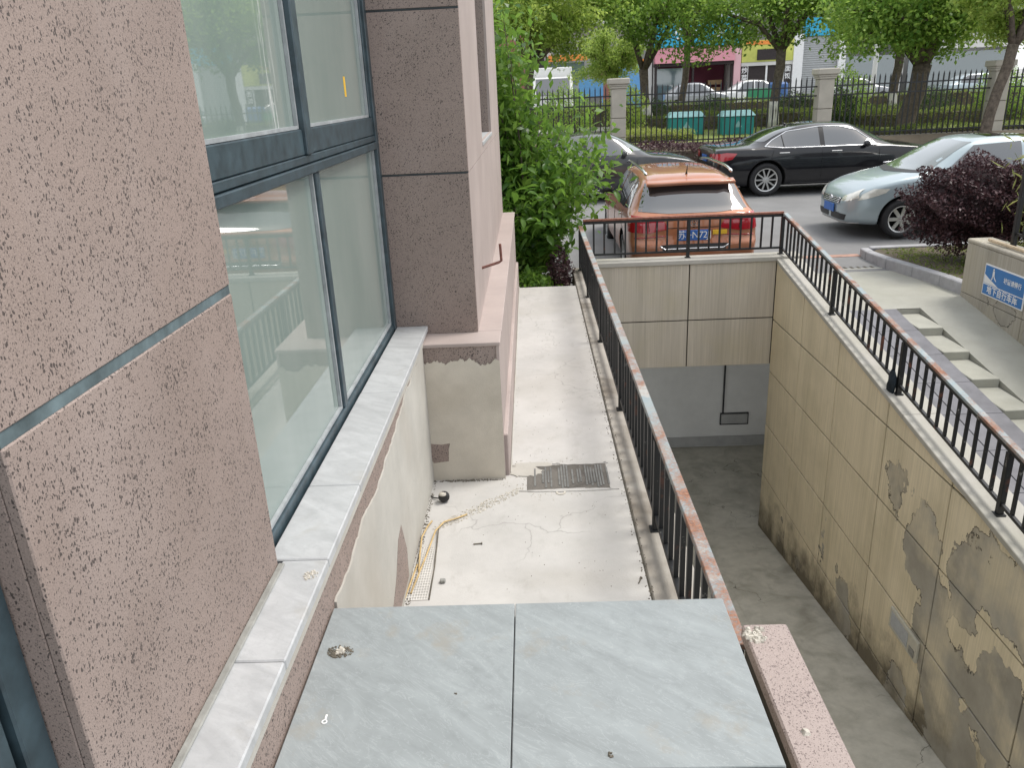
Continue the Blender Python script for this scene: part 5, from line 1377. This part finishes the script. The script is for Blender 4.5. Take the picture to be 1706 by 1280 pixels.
def crumbs(name, label, cx, cy, cz, rx, ry, n, s0, s1, mat, seed, rot=0):
    rg_ = random.Random(seed); m = MB()
    for _ in range(n):
        a = rg_.uniform(0, 6.28); r_ = rg_.random() ** .6
        u, v = rx * r_ * math.cos(a), ry * r_ * math.sin(a)
        x, y = cx + u * math.cos(rot) - v * math.sin(rot), cy + u * math.sin(rot) + v * math.cos(rot)
        s_ = rg_.uniform(s0, s1)
        b_ = [Vector((rg_.uniform(.6, 1) * sx * s_, rg_.uniform(.6, 1) * sy_ * s_, 0)) for sx, sy_ in ((-1, -1), (1, -1), (1, 1), (-1, 1))]
        t_ = [q * rg_.uniform(.3, .75) + Vector((0, 0, s_ * rg_.uniform(.4, 1.0))) for q in b_]
        m.hexa([Vector((x, y, cz)) + q for q in b_ + t_])
    return tag(m.build(name, mat), label, 'rubble', kind='stuff')
crumbs('grit', 'dark grit swept along a line across the path corner', -.36, 4.0, .1602, .34, .045, 420, .002, .007, MT['rubble'], 2, .75)
crumbs('grit', 'loose mortar crumbs around the hatch cover', .05, 4.36, .1602, .36, .3, 260, .0015, .005, MT['rubble'], 3)
crumbs('grit', 'dark crumbs along the path joint by the railing', .49, 5.6, .1602, .03, 3.0, 420, .0015, .005, MT['darkstain'], 4)
crumbs('mortar_splat', 'lump of grey mortar dropped on the left stone tile', -.60, 1.86, .9004, .038, .026, 190, .001, .0045, MT['darkstain'], 5)
crumbs('mortar_lump', 'pale mortar lump on the grey splat', -.60, 1.862, .9006, .012, .012, 14, .004, .009, MT['rubble'], 6)
crumbs('pebble', 'single pale pebble lying on the pink parapet cap', .655, 1.60, .8202, .002, .002, 2, .010, .016, MT['rubble'], 7)
crumbs('mortar_crumb', 'dark mortar crumb near the middle tile joint', .14, 1.462, .9004, .008, .008, 14, .002, .005, MT['darkstain'], 8)
crumbs('mortar_crumb', 'tiny crumb on the left stone tile beside the joint', -.25, 1.68, .9004, .004, .004, 6, .0015, .003, MT['darkstain'], 9)
crumbs('mortar_lumps', 'pale mortar lumps at the tip of the pink parapet', .63, 1.99, .8202, .035, .035, 60, .003, .011, MT['rubble'], 10)
crumbs('mortar_dab', 'dried mortar dab on the marble sill edge', -.685, 1.96, 1.0955, .02, .025, 70, .001, .004, MT['rubble'], 12)
crumbs('grit', 'brown dirt gathered along the foot of the sill wall', -.655, 3.3, .1602, .016, 1.05, 700, .0015, .005, MT['darkstain'], 21)
crumbs('grit', 'brown dirt gathered at the foot of the plastered plinth end', -.46, 4.345, .1602, .22, .014, 300, .0015, .005, MT['darkstain'], 22)
crumbs('grit', 'scattered specks of mortar over the concrete path', .0, 5.2, .1602, .45, 3.4, 300, .001, .003, MT['darkstain'], 23)
tp = tag(empty('broken_fitting', (-.58, 4.08, .16)), 'small broken black and white fitting lying on the path', 'fitting')
MB().lathe([(.001, 0), (.026, .004), (.034, .018), (.032, .04), (.001, .042)], 14, 'y', (-.575, 4.06, .194)).build('body', MT['blackplastic'], tp, .004)
MB().lathe([(.022, 0), (.023, .004), (.018, .012), (.001, .016)], 12, 'z', (-.58, 4.075, .212)).build('cap', MT['rubble'], tp, 0, True)
MB().tube([(-.6, 4.1, .175), (-.64, 4.12, .17), (-.66, 4.15, .165)], .004, 6).build('lead', MT['blackplastic'], tp)
cbl = tag(empty('yellow_cable', (-.6, 3.6, .165)), 'frayed yellow cables coming out of the plaster mesh on the path', 'cable')
for pts in ([(-.645, 3.18, .168), (-.61, 3.5, .17), (-.585, 3.72, .185), (-.55, 3.83, .175), (-.49, 3.87, .17), (-.43, 3.92, .167)],
            [(-.63, 3.36, .168), (-.642, 3.5, .18), (-.65, 3.65, .19), (-.635, 3.78, .18), (-.62, 3.85, .17)],
            [(-.67, 3.13, .168), (-.655, 3.3, .17), (-.645, 3.42, .17)]):
    MB().tube(pts, .0046, 8).build('strand', MT['cable'], cbl, 0, True)
MB().tube([(-.552, 3.13, .166), (-.556, 3.4, .168), (-.566, 3.62, .172), (-.572, 3.75, .18)], .0035, 6).build('dark_strand', MT['darkstain'], cbl, 0, True)
mf = MB()
for k in range(22):
    y = 3.13 + .46 * k / 21; xr = -.56 - .02 * k / 21; xl = -.668 + .05 * (k / 21) ** 2
    mf.bar((xl, y, .1625), (xr, y + .005, .1625), .004, .002)
for k in range(9):
    x = -.664 + .0125 * k
    mf.bar((x, 3.13, .1635), (x * .97 - .012, 3.59, .1635), .003, .002)
tag(mf.build('plaster_mesh', MT['meshfab']), 'torn strip of white plaster mesh lying against the wall foot', 'mesh')
for (x, y, a, lab) in ((-.35, 3.61, .1, 'short dark nail lying in the middle of the path'), (.455, 3.24, 1.2, 'dark screw lying by the railing edge of the path')):
    q = Vector((math.cos(a), math.sin(a), 0)) * .024
    tag(MB().tube([Vector((x, y, .165)) - q, Vector((x, y, .165)) + q * .8, Vector((x, y, .165)) + q * .82, Vector((x, y, .165)) + q], [.003, .0035, .007, .007], 8).build('nail', MT['darkstain']), lab, 'nail')
tag(MB().box(-.515, -.488, 3.26, 3.285, .1605, .178).build('cement_chip', MT['mortar'], None, .004), 'small square cement chip near the landing', 'chip')
rg2 = tag(empty('ring_terminal', (-.58, 1.59, .90)), 'small white metal ring lug lying on the left stone tile', 'ring lug')
MB().lathe([(.0075, 0), (.0075, .002), (.0045, .002), (.0045, 0)], 18, 'z', (-.58, 1.588, .9004), True).build('ring', MT['white'], rg2)
MB().box(-.582, -.577, 1.5965, 1.612, .9004, .9035).build('shank', MT['white'], rg2, .0008)
# light fitting in the pit wall
lf_ = tag(empty('wall_lamp', (3.12, 5.75, -2.2)), 'small rectangular lamp fitting recessed in the flaking wall', 'lamp')
MB().box(3.095, 3.122, 5.50, 6.02, -2.30, -2.09).build('casing', MT['beige_plastic'], lf_, .006)
MB().box(3.091, 3.0945, 5.66, 5.98, -2.26, -2.12).build('lens', MT['lampglass'], lf_)
MB().box(3.090, 3.0945, 5.53, 5.62, -2.27, -2.20).build('switch', MT['steel'], lf_)
# rag tied to the railing
rgm = MB(); rr_ = random.Random(3)
rows = []
for j in range(9):
    t = j / 8; zz = -.08 - .22 * t; row = []
    wdt = .018 + .03 * math.sin(t * 2.6)
    for k in range(14):
        a = 2 * math.pi * k / 13
        row.append((3.165 + (wdt * .7) * math.cos(a) * (1 + .25 * math.sin(3 * a + j)), 6.70 + wdt * 1.2 * math.sin(a) * (1 + .2 * math.cos(2 * a + j)), zz))
    rows.append(row)
rgm.grid(rows)
tag(rgm.build('rag', MT['cloth'], None, 0, True), 'dark navy rag tied round a post of the sloping railing', 'rag')
# cement smears along the under side of the railing: none
